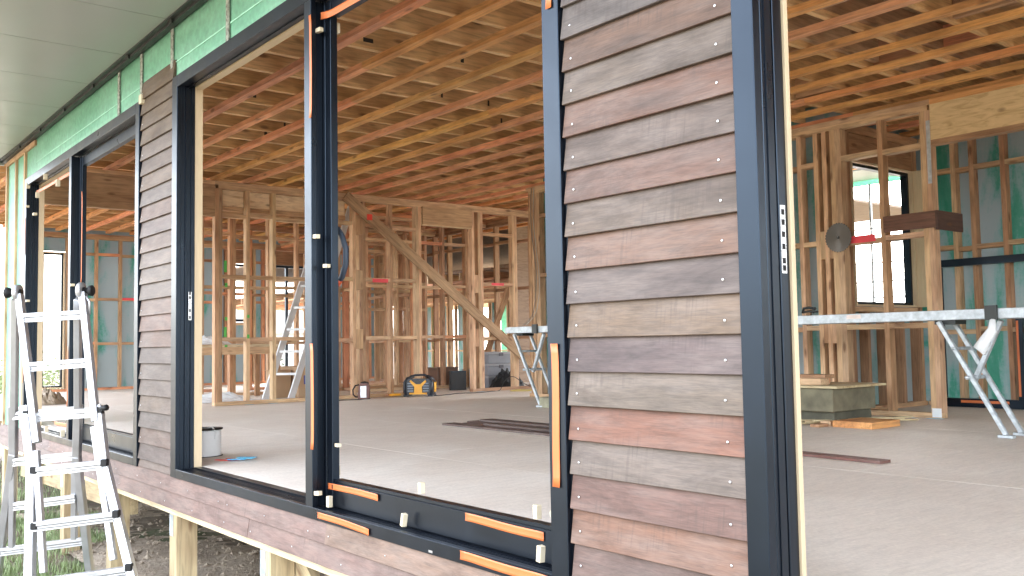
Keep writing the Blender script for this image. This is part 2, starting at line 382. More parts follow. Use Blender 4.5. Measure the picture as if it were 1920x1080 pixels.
for (yy, z, hh) in [(2.70, 1.05, .04), (2.70, .8, .05)]: band(mw, (MW + .0005, yy, z), (MW + .0015, yy + .03, z + hh), (.10, .42, .08))
band(mw, (MW + .0005, 4.45, 1.535), (MW + .0015, 4.69, 1.585)); band(mw, (MW + .0005, 6.45, 1.545), (MW + .0015, 6.68, 1.583))
bluepads(mw, 'y', MW, [2.66, 2.97, 6.15])
beam("brace", (MW + .035, 4.03, 2.66), (MW + .05, 7.42, .18), .035, .14, TIM, mw, (.40, .27, .16), up=(0, 0, 1))
band(mw, (MW + .056, 4.34, 2.36), (MW + .058, 4.42, 2.44), (.75, .05, .03))

# rear wall, part left of the return (studs + wrap) and the run beside the white panel
bl = fwall("green wrapped stud wall at the back of the room behind the concrete blocks, saw blade hung on it", 'x', BW, -8.64, -3.245,
           [(-8.60, .045), (-8.5405, .045), (-8.48, .045), (-8.4345, .045), (-8.05, .045), (-7.6, .045), (-7.2, .045), (-6.75, .045), (-6.3, .045), (-5.85, .045), (-5.4, .045), (-5.05, .045), (-4.56, .045), (-4.38, .045), (-4.29, .045), (-4.205, .05), (-4.1545, .06), (-3.73, .045), (-3.337, .0455), (-3.291, .0455)],
           tone='pale', wrap=None, nogskip=[(-4.34, -4.15)])
box("wall_wrap", -8.4, -4.10, BW + .091, BW + .094, 0, 2.9, WIN, bl, axis='x')
for z in (.78, 1.56):
    box("blocking", -4.3345, -4.2905, BW + .002, BW + .088, z - .14, z + .12, TIM, bl, tcol('pale')); box("blocking", -4.2445, -4.2055, BW + .002, BW + .088, z - .14, z + .12, TIM, bl, tcol('pale'))
    box("blocking", -8.5545, -8.541, BW + .002, BW + .088, z - .14, z + .12, TIM, bl, tcol('pale'))
box("nail_plate", -3.28, -3.245, BW - .0015, BW - .0003, 1.98, 2.52, GALV, bl)
band(bl, (-4.09, BW - .0015, 1.54), (-3.78, BW - .0004, 1.605), (.75, .06, .08))
box("strap_plate", -3.33, -3.25, BW - .002, BW - .0004, .01, .085, SHEET, bl)
box("angle_bracket", -4.19, -4.13, BW - .002, BW - .0004, .20, .23, GALV, bl)
bluepads(bl, 'x', BW, [-3.62, -3.36])
# big plywood-faced beam that carries the opening on the right
bt = thing("lintel_beam", "deep plywood-faced beam over the wide opening at top right", "beam", (-3.2, BW, 2.35))
box("beam_web", -3.2445, 3.9, BW + .004, BW + .086, 2.35, 2.655, PLY, bt, (.66, .50, .28)); box("bottom_flange", -3.244, 3.9, BW, BW + .09, 2.305, 2.349, TIM, bt, tcol('pale'))
box("top_plate", -3.244, 3.9, BW, BW + .09, 2.656, 2.70, TIM, bt, ORNG)

# return wall with a window (runs in depth), seen through the studs
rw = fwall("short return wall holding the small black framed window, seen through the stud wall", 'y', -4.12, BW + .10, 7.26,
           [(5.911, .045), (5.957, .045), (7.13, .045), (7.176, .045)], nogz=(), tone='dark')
for yy in (6.2, 6.5, 6.82): box("stud", -4.21, -4.12, yy, yy + .045, .046, .93, TIM, rw, DARK)
box("sill_trimmer", -4.21, -4.12, 6.003, 7.129, .9305, .975, TIM, rw, PALE); box("lintel", -4.205, -4.125, 6.003, 7.129, 2.36, 2.605, TIM, rw, DARK)
box("wall_wrap", -4.216, -4.212, 5.9, 7.36, 0, .97, WIN, rw, axis='y'); box("wall_wrap", -4.216, -4.212, 5.9, 7.36, 2.36, 2.9, WIN, rw, axis='y')
box("wall_wrap", -4.216, -4.212, 7.13, 7.36, .9705, 2.3595, WIN, rw, axis='z'); box("wall_wrap", -4.216, -4.212, 5.9, 6.0, .9705, 2.3595, WIN, rw, axis='z'); box("wall_wrap", -4.22, -4.12, 7.361, 7.365, 0, 2.9, WIN, rw, axis='z')
def smallwin(label, x, y0, y1, z0, z1, liner=True, cat="window", bars=()):
    t = thing("window_frame", label, cat, (x, y0, z0)); f = .045
    box("frame_stile", x - .10, x - .03, y0, y0 + f, z0, z1, BLK, t); box("frame_stile", x - .10, x - .03, y1 - f, y1, z0, z1, BLK, t)
    box("frame_rail", x - .10, x - .03, y0 + f, y1 - f, z0, z0 + f, BLK, t); box("frame_rail", x - .10, x - .03, y0 + f, y1 - f, z1 - f, z1, BLK, t)
    for b_ in bars: box("mullion", x - .095, x - .035, b_, b_ + .045, z0 + f, z1 - f, BLK, t)
    if liner:
        box("liner", x - .029, x + .012, y0, y0 + .018, z0, z1, PINE, t); box("liner", x - .029, x + .012, y1 - .018, y1, z0, z1, PINE, t)
        box("liner", x - .029, x + .012, y0 + .018, y1 - .018, z1 - .018, z1, PINE, t); box("liner", x - .029, x + .012, y0 + .018, y1 - .018, z0, z0 + .018, PINE, t)
    return t
sw = smallwin("small black framed window with pale timber liner in the return wall", -4.12 , 6.01, 7.12, .98, 2.35)
box("liner", -4.149, -4.02, 7.121, 7.1295, .98, 2.35, PINE, sw)

# back wall of the recess on the right
bk = fwall("rear wall with green blotched wrap behind studs, far right", 'x', 7.27, -4.12, 3.9,
           [(-4.08, .045), (-3.80, .045), (-3.62, .045), (-3.325, .045), (-2.9, .045), (-2.45, .045), (-2.0, .045), (-1.55, .045), (-1.1, .045), (-.65, .045), (-.2, .045), (.25, .045), (.7, .045), (1.15, .045), (1.6, .045), (2.05, .045), (2.5, .045), (2.95, .045), (3.4, .045), (3.8, .045)], tone='pale', wrap='in', nogz=(.74, 1.55, 2.33))
# end wall on the right, behind the camera's right shoulder
fwall("side wall with green wrap at the near end of the room", 'y', 4.0, .25, 7.2, [.25 + .45 * i for i in range(16)], tone='pale', wrap=None)
# far end wall of the left room
ew = fwall("far end wall with pale wrap, green stains and tall window openings", 'y', EW, 1.2, 8.5,
           [(1.2, .045), (1.62, .045), (2.08, .045), (2.55, .045), (2.95, .045), (3.4, .045), (3.85, .045), (4.3, .045), (4.75, .045), (4.86, .045), (5.33, .045), (5.42, .045), (5.60, .045), (6.6, .045), (6.646, .045), (7.05, .045), (7.5, .045), (7.95, .045), (8.4, .045)],
           tone='pink', nogz=(.80, 1.56, 2.34), nogskip=[(1.66, 2.09), (4.90, 5.34), (5.64, 6.61)])
for (a, b_, z0, z1) in [(1.2, 1.66, 0, 2.9), (2.09, 4.90, 0, 2.9), (1.66, 2.09, 2.38, 2.9), (4.9, 5.34, 0, 1.16), (4.9, 5.34, 2.3, 2.9), (5.34, 5.62, 0, 2.9), (5.62, 6.62, 2.3, 2.9), (6.62, 8.5, 0, 2.9)]:
    box("wall_wrap", EW - .096, EW - .092, a, b_, z0, z1, WIN, ew, (.35, 0, 0), axis='y')
box("lintel", EW - .09, EW, 5.6455, 6.5995, 2.30, 2.60, TIM, ew, DARK); box("lintel", EW - .09, EW, 4.9055, 5.3295, 2.30, 2.60, TIM, ew, DARK); box("sill_trimmer", EW - .09, EW, 4.9055, 5.3295, 1.12, 1.165, TIM, ew, PALE)
band(ew, (EW + .0005, 3.0, 1.56), (EW + .0015, 3.22, 1.60))
smallwin("tall narrow window in the far end wall, leftmost", EW, 1.70, 2.06, .06, 2.36, bars=())
smallwin("small high window in the far end wall, between studs", EW, 4.93, 5.32, 1.19, 2.29, liner=False)
smallwin("full height black framed glazed opening beside the stepladder in the far end wall", EW, 5.66, 6.58, .05, 2.29, liner=False, bars=(6.1,))

# middle rooms behind the partition
w2 = fwall("inner partition one room further back than the green marked studs", 'y', -12.35, 2.9, 6.6, [(2.9, .045), (3.32, .045), (3.365, .045), (3.9, .045), (4.35, .045), (5.05, .045), (5.5, .045), (5.545, .045), (6.1, .045), (6.55, .045)], tone='pale', gaps=[(4.4, 5.04)], nogskip=[(4.38, 5.06)])
beam("lintel", (-12.395, 4.39, 2.2), (-12.395, 5.05, 2.2), .08, .18, TIM, w2, TAN)
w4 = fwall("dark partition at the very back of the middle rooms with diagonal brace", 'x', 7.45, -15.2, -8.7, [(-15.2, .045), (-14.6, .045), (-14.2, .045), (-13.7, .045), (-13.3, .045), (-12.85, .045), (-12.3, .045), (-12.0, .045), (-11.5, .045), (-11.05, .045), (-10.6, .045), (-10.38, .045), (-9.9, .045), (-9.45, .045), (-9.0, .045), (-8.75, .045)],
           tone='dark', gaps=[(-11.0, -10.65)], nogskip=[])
beam("brace", (-11.9, 7.40, .1), (-10.95, 7.40, 1.75), .035, .10, TIM, w4, TAN, up=(0, 1, 0)); beam("brace", (-10.25, 7.40, 1.55), (-9.6, 7.40, 2.6), .035, .10, TIM, w4, TAN, up=(0, 1, 0))
w5 = fwall("partition standing behind the radio, one bay back", 'y', -11.6, 5.0, 7.4, [(5.0, .045), (5.5, .045), (5.95, .045), (6.0, .045), (6.5, .045), (6.95, .045)], tone='mix', nogz=(.8, 1.6, 2.3))
w6 = fwall("side partition between middle room and far room", 'x', 5.9, -16.3, -13.1, [(-15.3, .045), (-14.3, .045), (-13.15, .045)], tone='mix', gaps=[(-15.2, -14.4)], nogskip=[(-15.25, -14.75)])

w7 = fwall("warm orange partition crossing behind the radio in the second room", 'x', 6.7, -15.3, -12.5, [-15.3 + .4 * i for i in range(7)], tone='pink')
w8 = fwall("sparse partition between the leaning ladder and the far end windows", 'y', -13.9, 3.3, 5.85, [(3.3, .045), (3.72, .045), (4.27, .045), (4.66, .045), (5.3, .045), (5.7, .045), (5.745, .045)], tone='pink', gaps=[(3.8, 4.2)])
w9 = fwall("partition close behind the big studs, nearest the leaning ladder", 'x', 5.15, -13.6, -11.9, [(-13.6, .045), (-13.2, .045), (-12.8, .045), (-12.4, .045), (-11.95, .045)], tone='pink')
w10 = fwall("pale partition two bays behind the radio", 'y', -13.1, 5.25, 7.4, [(5.25, .045), (5.6, .045), (5.95, .045), (6.35, .045), (6.75, .045), (7.15, .045)], tone='pale', nogz=(.8, 1.3, 1.75, 2.3))
# rear wing seen through everything: lower floor, stud wall with green wrap, open bright bays
rf = box("rear_wing_floor", -30, -13, 9.2, 15.2, -.42, -.34, FLR); tag(rf, kind='structure')
rg = fwall("rear wing's far wall with green wrap between pale studs", 'x', 14.2, -24.8, -14.0, [-24.8 + .42 * i for i in range(26)], z0=-.34, z1=1.95, tone='pale', wrap=None, nogz=(.85,))
for i in range(25):
    a = -24.75 + .42 * i
    if i % 4 != 1: box("wall_wrap", a, a + .37, 14.295, 14.299, -.34, 1.95, WOUT if i % 2 else WIN, rg, axis='x')
rgl = fwall("rear wing's open stud bays with daylight between them", 'x', 14.3, -30, -24.85, [-30 + .85 * i for i in range(7)], z0=-.34, z1=1.95, tone='mix', nogz=(1.05,))
wc = thing("rear_wing_roof", "low roof of battens over the rear wing, seen through the studs", "roof", (-22, 11, 2.0))
for i in range(13): box("batten", -30, -14, 9.4 + .4 * i, 9.47 + .4 * i, 1.97, 2.01, TIM, wc, tcol('pink'))
for i in range(26): box("joist", -29.5 + .6 * i, -29.455 + .6 * i, 9.3, 14.3, 2.012, 2.16, TIM, wc, tcol('pale'))
box("roof_deck", -30, -14, 9.3, 14.5, 2.17, 2.2, PLY, wc, (.3, .2, .14))
wc2 = thing("rear_sky_blocker", "dark panels added to block the sky between main ceiling and rear wing roof", "wall", (-18, 15, 2.2))
box("sky_cover_sheet", -30.5, -8.0, 8.75, 15.2, 3.00, 3.04, PLY, wc2, (.2, .14, .1))  # sheet and dark panels added to shut out bright sky above the wing
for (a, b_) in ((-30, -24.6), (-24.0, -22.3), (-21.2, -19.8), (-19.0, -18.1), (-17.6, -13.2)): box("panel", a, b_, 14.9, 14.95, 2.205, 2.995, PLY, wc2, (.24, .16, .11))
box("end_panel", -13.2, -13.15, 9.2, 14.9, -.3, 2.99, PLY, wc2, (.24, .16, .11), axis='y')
gb = thing("gable_framing", "stack of pale sunlit purlins above the rear wing", "framing", (-19, 16.5, 2))
for i in range(7): box("purlin", -27, -14, 16 + .12 * i, 16.05 + .12 * i, 2.05 + .20 * i, 2.14 + .20 * i, TIM, gb, PALE)
for i in range(9): box("stud", -27 + 1.5 * i, -26.9 + 1.5 * i, 16.9, 16.99, -1.2, 3.6, TIM, gb, PALE)
box("sheet", -27, -14, 17.0, 17.02, 1.9, 3.7, PLY, gb, (.62, .5, .32))

# ------------------------------------------------------------------ facade: black joinery frames
YF = -.014
def slider(label, xl, xr, zb, zt, mx, far=False, group=None):
    """black aluminium sliding window frame, fixed half on the left, set-back sash on the right"""
    t = thing("sliding_window_frame", label, "window frame", (xl, 0, zb)); fw = .075
    for a, b_ in ((xl, xl + fw + .01), (xr - fw, xr)):
        box("jamb_flange", a, b_, YF, .012, zb, zt, BLK, t, ch=.002)
    box("head_flange", xl + fw + .01, xr - fw, YF, .012, zt - .07, zt, BLK, t, ch=.002)
    box("sill_flange", xl + fw + .01, xr - fw, YF, .012, zb, zb + .05, BLK, t, ch=.002)
    # reveals behind the flanges (stepped tracks)
    xi0, xi1 = xl + fw + .012, xr - fw - .002
    for s, xx in ((1, xi0), (-1, xi1)):
        for k_, (ya, yb, off) in enumerate([(.0125, .036, .004), (.0365, .042, -.006), (.0425, .070, .004), (.0705, .092, -.004)]):
            x_ = xx - s * .02 - s * off
            box("jamb", min(x_, x_ + s * .018), max(x_, x_ + s * .018), ya, yb, zb + .02, zt - .02, BLK, t)
        box("liner", min(xx, xx - s * .02), max(xx, xx - s * .02), .0925, .140, zb + .03, zt - .03, PINE, t, ch=.001)
    for k_, (ya, yb, z_) in enumerate([(.0125, .05, .0), (.0505, .056, -.008), (.0565, .092, .004)]):
        box("head", xl + .05, xr - .05, ya, yb, zt - .062 + z_, zt - .03, BLK, t)
        box("sill_track", xl + .05, xr - .05, ya, yb, zb + .01, zb + .035 - z_ * 1.5, BLK, t)
    for yy in (.026, .036, .064, .074): box("track_rib", xl + .09, xr - .09, yy, yy + .003, zb + .03, zb + .047, BLK, t)
    box("liner", xl + .09, xr - .09, .0925, .140, zt - .066, zt - .046, PINE, t); box("inner_sill", xl + .09, xr - .09, .0925, .1415, zb + .005, zb + .052, BLK, t)
    # meeting stile (flange + stepped web)
    box("mullion_flange", mx, mx + .067, YF, .012, zb + .05, zt - .07, BLK, t, ch=.002)
    box("mullion", mx + .012, mx + .052, .0125, .05, zb + .05, zt - .07, BLK, t, ch=.0015); box("mullion", mx + .006, mx + .075, .0505, .062, zb + .05, zt - .07, BLK, t, ch=.0015)
    box("mullion", mx + .022, mx + .062, .0625, .088, zb + .05, zt - .07, BLK, t, ch=.0015)
    # right half: set-back sash
    s0, s1 = mx + .076, xr - fw - .006; z0, z1 = zb + .05, zt - .075
    box("sash_stile", s0, s0 + .045, .054, .088, z0, z1, BLK, t, ch=.0015); box("sash_stile", s1 - .03, s1 - .001, .056, .098, z0, z1, BLK, t, ch=.0015)
    box("sash_rail", s0 + .0455, s1 - .0305, .058, .096, z0 + .002, z0 + .105, BLK, t, ch=.0015); box("sash_rail", s0 + .0455, s1 - .0305, .062, .10, z0 + .1055, z0 + .118, BLK, t, ch=.001)
    box("sash_rail", s0 + .0455, s1 - .0305, .058, .096, z1 - .075, z1 - .002, BLK, t, ch=.0015)
    return t
def tape(t, p0, p1, wd=.030, face='y', yy=YF, curve=0.0):
    """strip of tape stuck flat: along X or Z on a plane Y=yy, edges slightly curled"""
    (x0, z0), (x1, z1) = p0, p1; n = 14; V, Fc = [], []; L = math.hypot(x1 - x0, z1 - z0); ux, uz = (x1 - x0) / L, (z1 - z0) / L
    for i in range(n + 1):
        s = i / n; wob = .0012 * math.sin(7 * s + x0 * 9); lift = .0012 + curve * max(0, (.12 - min(s, 1 - s))) ** 2 * 4
        cx_, cz_ = x0 + ux * L * s - uz * wob, z0 + uz * L * s + ux * wob
        for sd_, e in ((-1, .0012), (-.5, 0.0), (.5, 0.0), (1, .0012)):
            V.append((cx_ - uz * wd / 2 * sd_, yy - lift - e, cz_ + ux * wd / 2 * sd_))
    for i in range(n):
        for q in range(3): Fc.append((i * 4 + q, i * 4 + q + 1, (i + 1) * 4 + q + 1, (i + 1) * 4 + q))
    o = mesh("tape_strip", V, Fc, TAPE, t, smooth=True)
    so_ = o.modifiers.new("thick", 'SOLIDIFY'); so_.thickness = .0009; return o
def packer(t, x, z, yy, w_=.022, h_=.045, d_=.02, rot=0., rz=0.):
    R = Matrix.Rotation(rot, 4, 'Y') @ Matrix.Rotation(rz, 4, 'Z')
    return box("packer_block", x - w_ / 2, x + w_ / 2, yy - d_ / 2, yy + d_ / 2, z - h_ / 2, z + h_ / 2, PACK, t, ch=.001, axis='z' if h_ > w_ else 'x', R=R)

X2l, X2r, M2 = -4.872, -1.421, -3.127; ZB, ZT = -.052, 2.295
s2 = slider("large black sliding window frame left of the wide board panel, orange tape strips on it", X2l, X2r, ZB, ZT, M2)
for a in [((-3.057, 2.15), (-3.057, 1.69), .020), ((-3.054, .70), (-3.052, .245), .026), ((-1.456, 2.2), (-1.456, 1.705), .026), ((-1.459, .683), (-1.462, .258), .032)]: tape(s2, a[0], a[1], a[2], curve=.05)
tape(s2, (-3.0, -.024), (-2.57, -.034), .026, curve=.08); tape(s2, (-1.96, -.022), (-1.50, -.026), .030, curve=.05)
tape(s2, (-3.04, .086), (-2.62, .084), .026, yy=.058, curve=.1); tape(s2, (-2.03, .087), (-1.61, .080), .028, yy=.058, curve=.03)
tape(s2, (-3.04, 2.150), (-2.45, 2.135), .032, yy=.045, curve=.3)
for (x, z, yy, ww, hh, rt) in [(-3.045, 2.085, .02, .04, .018, 0), (-3.04, 1.165, .0, .038, .018, .06), (-3.005, 1.035, .03, .034, .016, .05), (-1.515, 1.11, .06, .04, .018, .06), (-1.512, .956, .06, .04, .02, .1),
                               (-3.035, .060, .0, .036, .018, -.08), (-2.97, .030, .02, .020, .046, .02), (-2.385, .032, .025, .020, .048, .22), (-1.585, .038, .02, .021, .05, .1), (-2.985, .262, .07, .03, .015, 0),
                               (-3.03, 2.105, .1, .024, .045, -.05), (-3.06, 2.01, .1, .03, .018, 0), (-3.03, .149, .088, .024, .040, -.03), (-2.36, .147, .088, .022, .042, 0), (-1.68, .145, .088, .022, .045, 0), (-1.62, .143, .12, .05, .022, -.1)]:
    packer(s2, x, z, yy, ww, hh, .02, rt, random.uniform(-.15, .15))
box("weep_slot", -2.16, -2.135, YF - .0008, YF + .001, -.045, -.037, STRK, s2)
sp = box("strike_plate", X2l + .0905, X2l + .0945, .055, .073, .853, 1.018, STRK, s2)
for z in (.86, .90, .975, 1.0): box("slot", X2l + .0944, X2l + .0950, .059, .069, z, z + .018, BLK2, sp)

s1 = slider("farther black sliding window frame at the left end, behind the aluminium ladder", -8.955, -5.506, ZB, ZT, -7.294)
for a in [((-8.90, 1.93), (-8.90, 1.58), .028), ((-8.90, .78), (-8.90, .40), .028), ((-7.26, .72), (-7.26, .25), .02)]: tape(s1, a[0], a[1], a[2], curve=.05)
tape(s1, (-7.1, 1.93), (-7.1, 1.2), .022, yy=.04, curve=.05)
tape(s1, (-8.75, 2.15), (-7.5, 2.14), .03, yy=.05, curve=.05)
tape(s1, (-8.8, -.02), (-8.2, -.02), .03); tape(s1, (-8.0, .08), (-7.5, .08), .03, yy=.058)
for (x, z, ww, hh) in [(-8.15, 2.20, .022, .05), (-7.70, 2.08, .022, .06), (-8.45, 2.08, .022, .05), (-8.88, 2.03, .05, .022), (-8.55, 1.92, .05, .022), (-8.85, 2.22, .022, .05), (-8.0, .03, .022, .05), (-7.45, .03, .022, .05), (-8.5, .13, .05, .02), (-7.2, 1.2, .05, .02), (-8.8, 1.15, .05, .02)]: packer(s1, x, z, -.005, ww, hh, .03)

# nearest frame: only its left jamb and head are in view
s3 = thing("tall_door_frame", "nearest tall black door frame, right of the wide board panel", "door frame", (-.775, 0, ZB))
X3 = -.778
box("jamb_flange", X3, X3 + .064, YF, .016, -.06, 2.9 - .3, BLK, s3, ch=.002)
box("jamb", X3 + .012, X3 + .0635, .0165, .062, -.05, 2.58, BLK, s3, ch=.002); box("jamb", X3 + .006, X3 + .050, .0625, .070, -.05, 2.58, BLK, s3)
box("jamb", X3 + .012, X3 + .0615, .0705, .100, -.05, 2.58, BLK, s3, ch=.0015); box("jamb", X3 + .004, X3 + .052, .1005, .120, -.05, 2.58, BLK2, s3)
box("liner", X3 + .02, X3 + .060, .1205, .137, -.02, 2.58, PINE, s3, ch=.001)
box("jamb_flange", 2.6, 2.664, YF, .016, -.06, 2.6, BLK, s3, ch=.002); box("jamb", 2.6, 2.65, .0165, .12, -.05, 2.58, BLK, s3); box("liner", 2.6, 2.64, .1205, .137, -.02, 2.58, PINE, s3)
box("head_flange", X3 + .065, 2.599, YF, .016, 2.53, 2.6, BLK, s3, ch=.002); box("head", X3 + .065, 2.599, .0165, .12, 2.54, 2.58, BLK, s3)
box("sill_flange", X3 + .065, 2.599, YF, .016, -.06, -.005, BLK, s3, ch=.002); box("sill_track", X3 + .065, 2.599, .0165, .141, -.05, -.02, BLK, s3)
sp = box("strike_plate", X3 + .0617, X3 + .0640, .073, .093, .846, 1.014, STRK, s3)
for z in (.852, .87, .905, .935, .965, .99): box("slot", X3 + .0640, X3 + .0647, .077, .089, z, z + .014, BLK2, sp)
box("jamb_bead", X3 + .0637, X3 + .0665, .030, .034, -.05, 2.58, BLK, s3); 

# studs and trimmers inside the facade
fs = thing("facade_studs", "doubled studs and trimmers behind the board panels of the front wall", "wall", (-1.4, .06, 0))
for (a, b_) in [(-5.49, -5.40), (-5.22, -5.175), (-5.17, -5.12), (-1.39, -1.30), (-1.1, -1.055), (-.96, -.88), (-9.7, -9.61), (-9.4, -9.32), (2.68, 2.77), (3.3, 3.35), (3.85, 3.95)]:
    box("stud", a, b_, .145, .235, -.004, 2.65, TIM, fs, tcol('pale'))
box("top_plate", -10.2, 4, .145, .235, 2.655, 2.70, TIM, fs, tcol('pale')); box("lintel", -9.01, -5.5, .15, .23, 2.33, 2.60, TIM, fs, TAN); box("lintel", -4.89, -1.4, .15, .23, 2.33, 2.60, TIM, fs, TAN)

# ------------------------------------------------------------------ lapped weatherboards
PITCH = .0997; BD = .35
BC = {-7: (.20, .17, .14), -6: (.21, .18, .15), -5: (.22, .19, .15), -4: (.22, .18, .15), -3: (.23, .2, .17), -2: (.22, .19, .16), -1: (.20, .20, .21), 0: (.185, .19, .20), 1: (.25, .17, .14), 2: (.23, .205, .185),
      3: (.26, .145, .115), 4: (.235, .20, .185), 5: (.27, .165, .14), 6: (.24, .205, .18), 7: (.33, .215, .175), 8: (.165, .15, .155), 9: (.32, .25, .195), 10: (.19, .16, .175), 11: (.31, .275, .24),
      12: (.38, .20, .16), 13: (.30, .27, .25), 14: (.31, .20, .185), 15: (.40, .24, .19), 16: (.30, .22, .21), 17: (.33, .27, .27), 18: (.33, .28, .28)}
def board(t, x0, x1, zb, h, col, nails=True, y0=-.006, lift=0, dull=1.):
    yb, yt, th = y0 - .003, y0 + .014, .021; nx = max(2, int((x1 - x0) / .08))
    V, Fc = [], []
    zc = zb; top = zb + h + .018; L = x1 - x0
    jit = random.uniform(-.0012, .0012)
    for i in range(nx + 1):
        x = -L / 2 + L * i / nx; e = .0009 * noise.noise(Vector((x * 5 + zb * 31, zb * 7, 0)))
        V += [(x, yb + jit, zb + e + .0015), (x, yb + jit + .0015, zb + e), (x, yb + th + jit, zb + e), (x, yt + .004, top), (x, yt + jit, top)]
    for i in range(nx):
        for q in range(5): Fc.append((i * 5 + q, (i + 1) * 5 + q, (i + 1) * 5 + (q + 1) % 5, i * 5 + (q + 1) % 5))
    Fc.append((0, 1, 2, 3, 4)); Fc.append(tuple(nx * 5 + q for q in (4, 3, 2, 1, 0)))
    zc = (zb + top) / 2; V = [(a, b_, c - zc) for a, b_, c in V]
    o = mesh("weatherboard", V, Fc, BRD, t, Matrix.Translation(((x0 + x1) / 2, 0, zc)), tuple(max(.01, (.70 * c + .30 * q_ + (c - sum(col) / 3) * .38) * dull * BD) for c, q_ in zip(col, (.36, .21, .125))))
    if nails:
        for xn in nails:
            zn = zb + h * .36 + random.uniform(-.003, .003); yn = yb + (yt - yb) * .31 + jit
            mesh_nail(o, xn + random.uniform(-.003, .003), yn - .0012, zn)
    return o
_nm = None
def mesh_nail(parent, x, y, z):
    global _nm
    M = Matrix.Translation((x, y, z)) @ Matrix.Rotation(PI / 2, 4, 'X')
    if _nm is None:
        o = lathe("nail", [(.0036, 0), (.004, .0008), (.0028, .0016)], STRK, parent, M, seg=8); _nm = o.data; return o
    return link(bpy.data.objects.new("nail", _nm), parent, M)
wp = thing("wall_cladding", "wide wall panel of lapped reddish brown and grey weatherboards between two black frames", "wall cladding", (-1.1, 0, .1))
for i in range(-10, 18):
    zb = 1.597 - PITCH * i
    if zb + PITCH > 2.6: continue
    board(wp, X2r + .006 + random.uniform(0, .003), X3 - .001, zb, PITCH, BC.get(i, (.22, .19, .16)), nails=(X2r + .045, X3 - .055))
wn = thing("wall_cladding", "narrow weatherboard panel between the two sliding window frames", "wall cladding", (-5.19, 0, .1))
for i in range(-7, 17):
    zb = 1.597 - PITCH * i
    c = BC.get((i * 5) % 14, (.22, .19, .16)); c = tuple(.55 * a + .45 * b_ for a, b_ in zip(c, (.23, .19, .17)))
    if i < -3: c = (.22, .17, .12)
    board(wn, -5.496 + random.uniform(0, .006), X2l - .002, zb, PITCH, c, nails=(-5.46,) if i % 2 else None)
board(wn, -5.494, X2l - .002, -.046, .05, (.27, .2, .17), nails=None)
# apron of two long boards beneath the frames
ap = thing("weatherboard_apron", "two long courses of purplish weatherboard under the window frames", "wall cladding", (-5, 0, -.2))
for r_, (zb, h) in enumerate([(-.14, .092), (-.232, .0925)]):
    ends = [-10.0, -7.9, -6.9 + r_, -4.05 + .3 * r_, -2.95 + .75 * r_, -1.4, .3, 2.1, 3.9]
    for a, b_ in zip(ends, ends[1:]):
        board(ap, a + .0008, b_ - .0008, zb, h, random.choice([(.34, .25, .24), (.32, .27, .27), (.36, .27, .23), (.31, .25, .26)]), nails=[a + .03 + .455 * q for q in range(int((b_ - a) / .455) + 1)], y0=-.012 - .004 * r_, dull=1.35)

# wall wrap strip above the frames with mouldy grey straps, left corner
ww = thing("wall_wrap_strip", "mint green wall wrap between the window heads and the soffit", "wall wrap", (-5, 0, 2.3))
V, Fc = [], []; nx = 160
for i in range(nx + 1):
    x = -8.62 + (4.0 + 8.62) * i / nx
    for j in range(6): z = 2.28 + .36 * j / 5; V.append((x, .014 + .004 * noise.noise(Vector((x * 3, z * 5, 0))), z))
for i in range(nx):
    for j in range(5): a = i * 6 + j; Fc.append((a, a + 6, a + 7, a + 1))
o = mesh("wrap_sheet", V, Fc, WOUT, ww, smooth=True); sm_ = o.modifiers.new("thick", 'SOLIDIFY'); sm_.thickness = .002
for x in (-6.02, -5.52, -4.93, -4.06, -3.2, -2.4, -1.6): box("strap", x - .02, x + .02, .001, .008, 2.297, 2.61, SEAL, ww, (.30, .32, .29), axis='z')
box("fold_line", -8.6, 3.9, .0085, .0105, 2.395, 2.402, PAINT, ww, (.42, .78, .62), axis='x')
box("packer_block", -5.50, -5.45, -.02, .008, 2.27, 2.33, PACK, ww, ch=.004)
cw = thing("corner_wall_wrap", "pale green wrapped wall corner with timber battens at the far left", "wall", (-9.3, 0, 0))
box("wall_wrap", -9.93, -8.97, .016, .02, -.05, 2.62, WOUT, cw, axis='x'); box("wall_wrap", -9.934, -9.93, .021, .12, -.05, 2.62, WOUT, cw, axis='z')
for x, ww_ in ((-9.9, .045), (-9.45, .04), (-9.05, .05)): box("batten", x, x + ww_, -.006, .0155, -.04, 2.6, TIM, cw, PALE)
box("batten", -9.85, -8.6, -.006, .0135, 2.56, 2.605, TIM, cw, PALE)

box("wall_wrap", -8.969, -8.60, .016, .02, 2.30, 2.62, WOUT, cw, axis='x')
# soffit
sf = box("soffit", -10.0, 4.0, -1.08, -.03, 2.66, 2.70, SOF); tag(sf, kind='structure')
x = -9.95; prevx = None
while x < 4:
    box("soffit_panel", x + .003, min(x + .85, 3.99) - .003, -1.075, -.034, 2.640, 2.6595, SOF, sf, axis='y'); x += .85
an = thing("eave_angle", "dark metal angle where the soffit meets the green wrap", "flashing", (-5, -.02, 2.62))
box("angle_leg", -10.0, 4.0, -.032, .006, 2.612, 2.6385, DKM, an); box("angle_leg", -10.0, 4.0, -.060, -.0325, 2.630, 2.6385, DKM, an)
for x in (-9.1, -8.25, -7.4, -6.55, -5.7, -4.85, -4.0): box("clip", x, x + .05, -.045, -.0325, 2.606, 2.6295, DKM, an)
rf2 = box("roof", -17.2, 4.3, -1.12, 8.9, 3.06, 3.12, DKM); tag(rf2, kind='structure')
fa = thing("fascia_gutter", "pale fascia at the outer edge of the eave", "gutter", (-5, -1.12, 2.6)); box("fascia", -10.05, 4.0, -1.15, -1.09, 2.60, 2.80, SOF, fa); box("fascia", -10.06, -10.005, -1.085, -.0, 2.60, 2.80, SOF, fa)

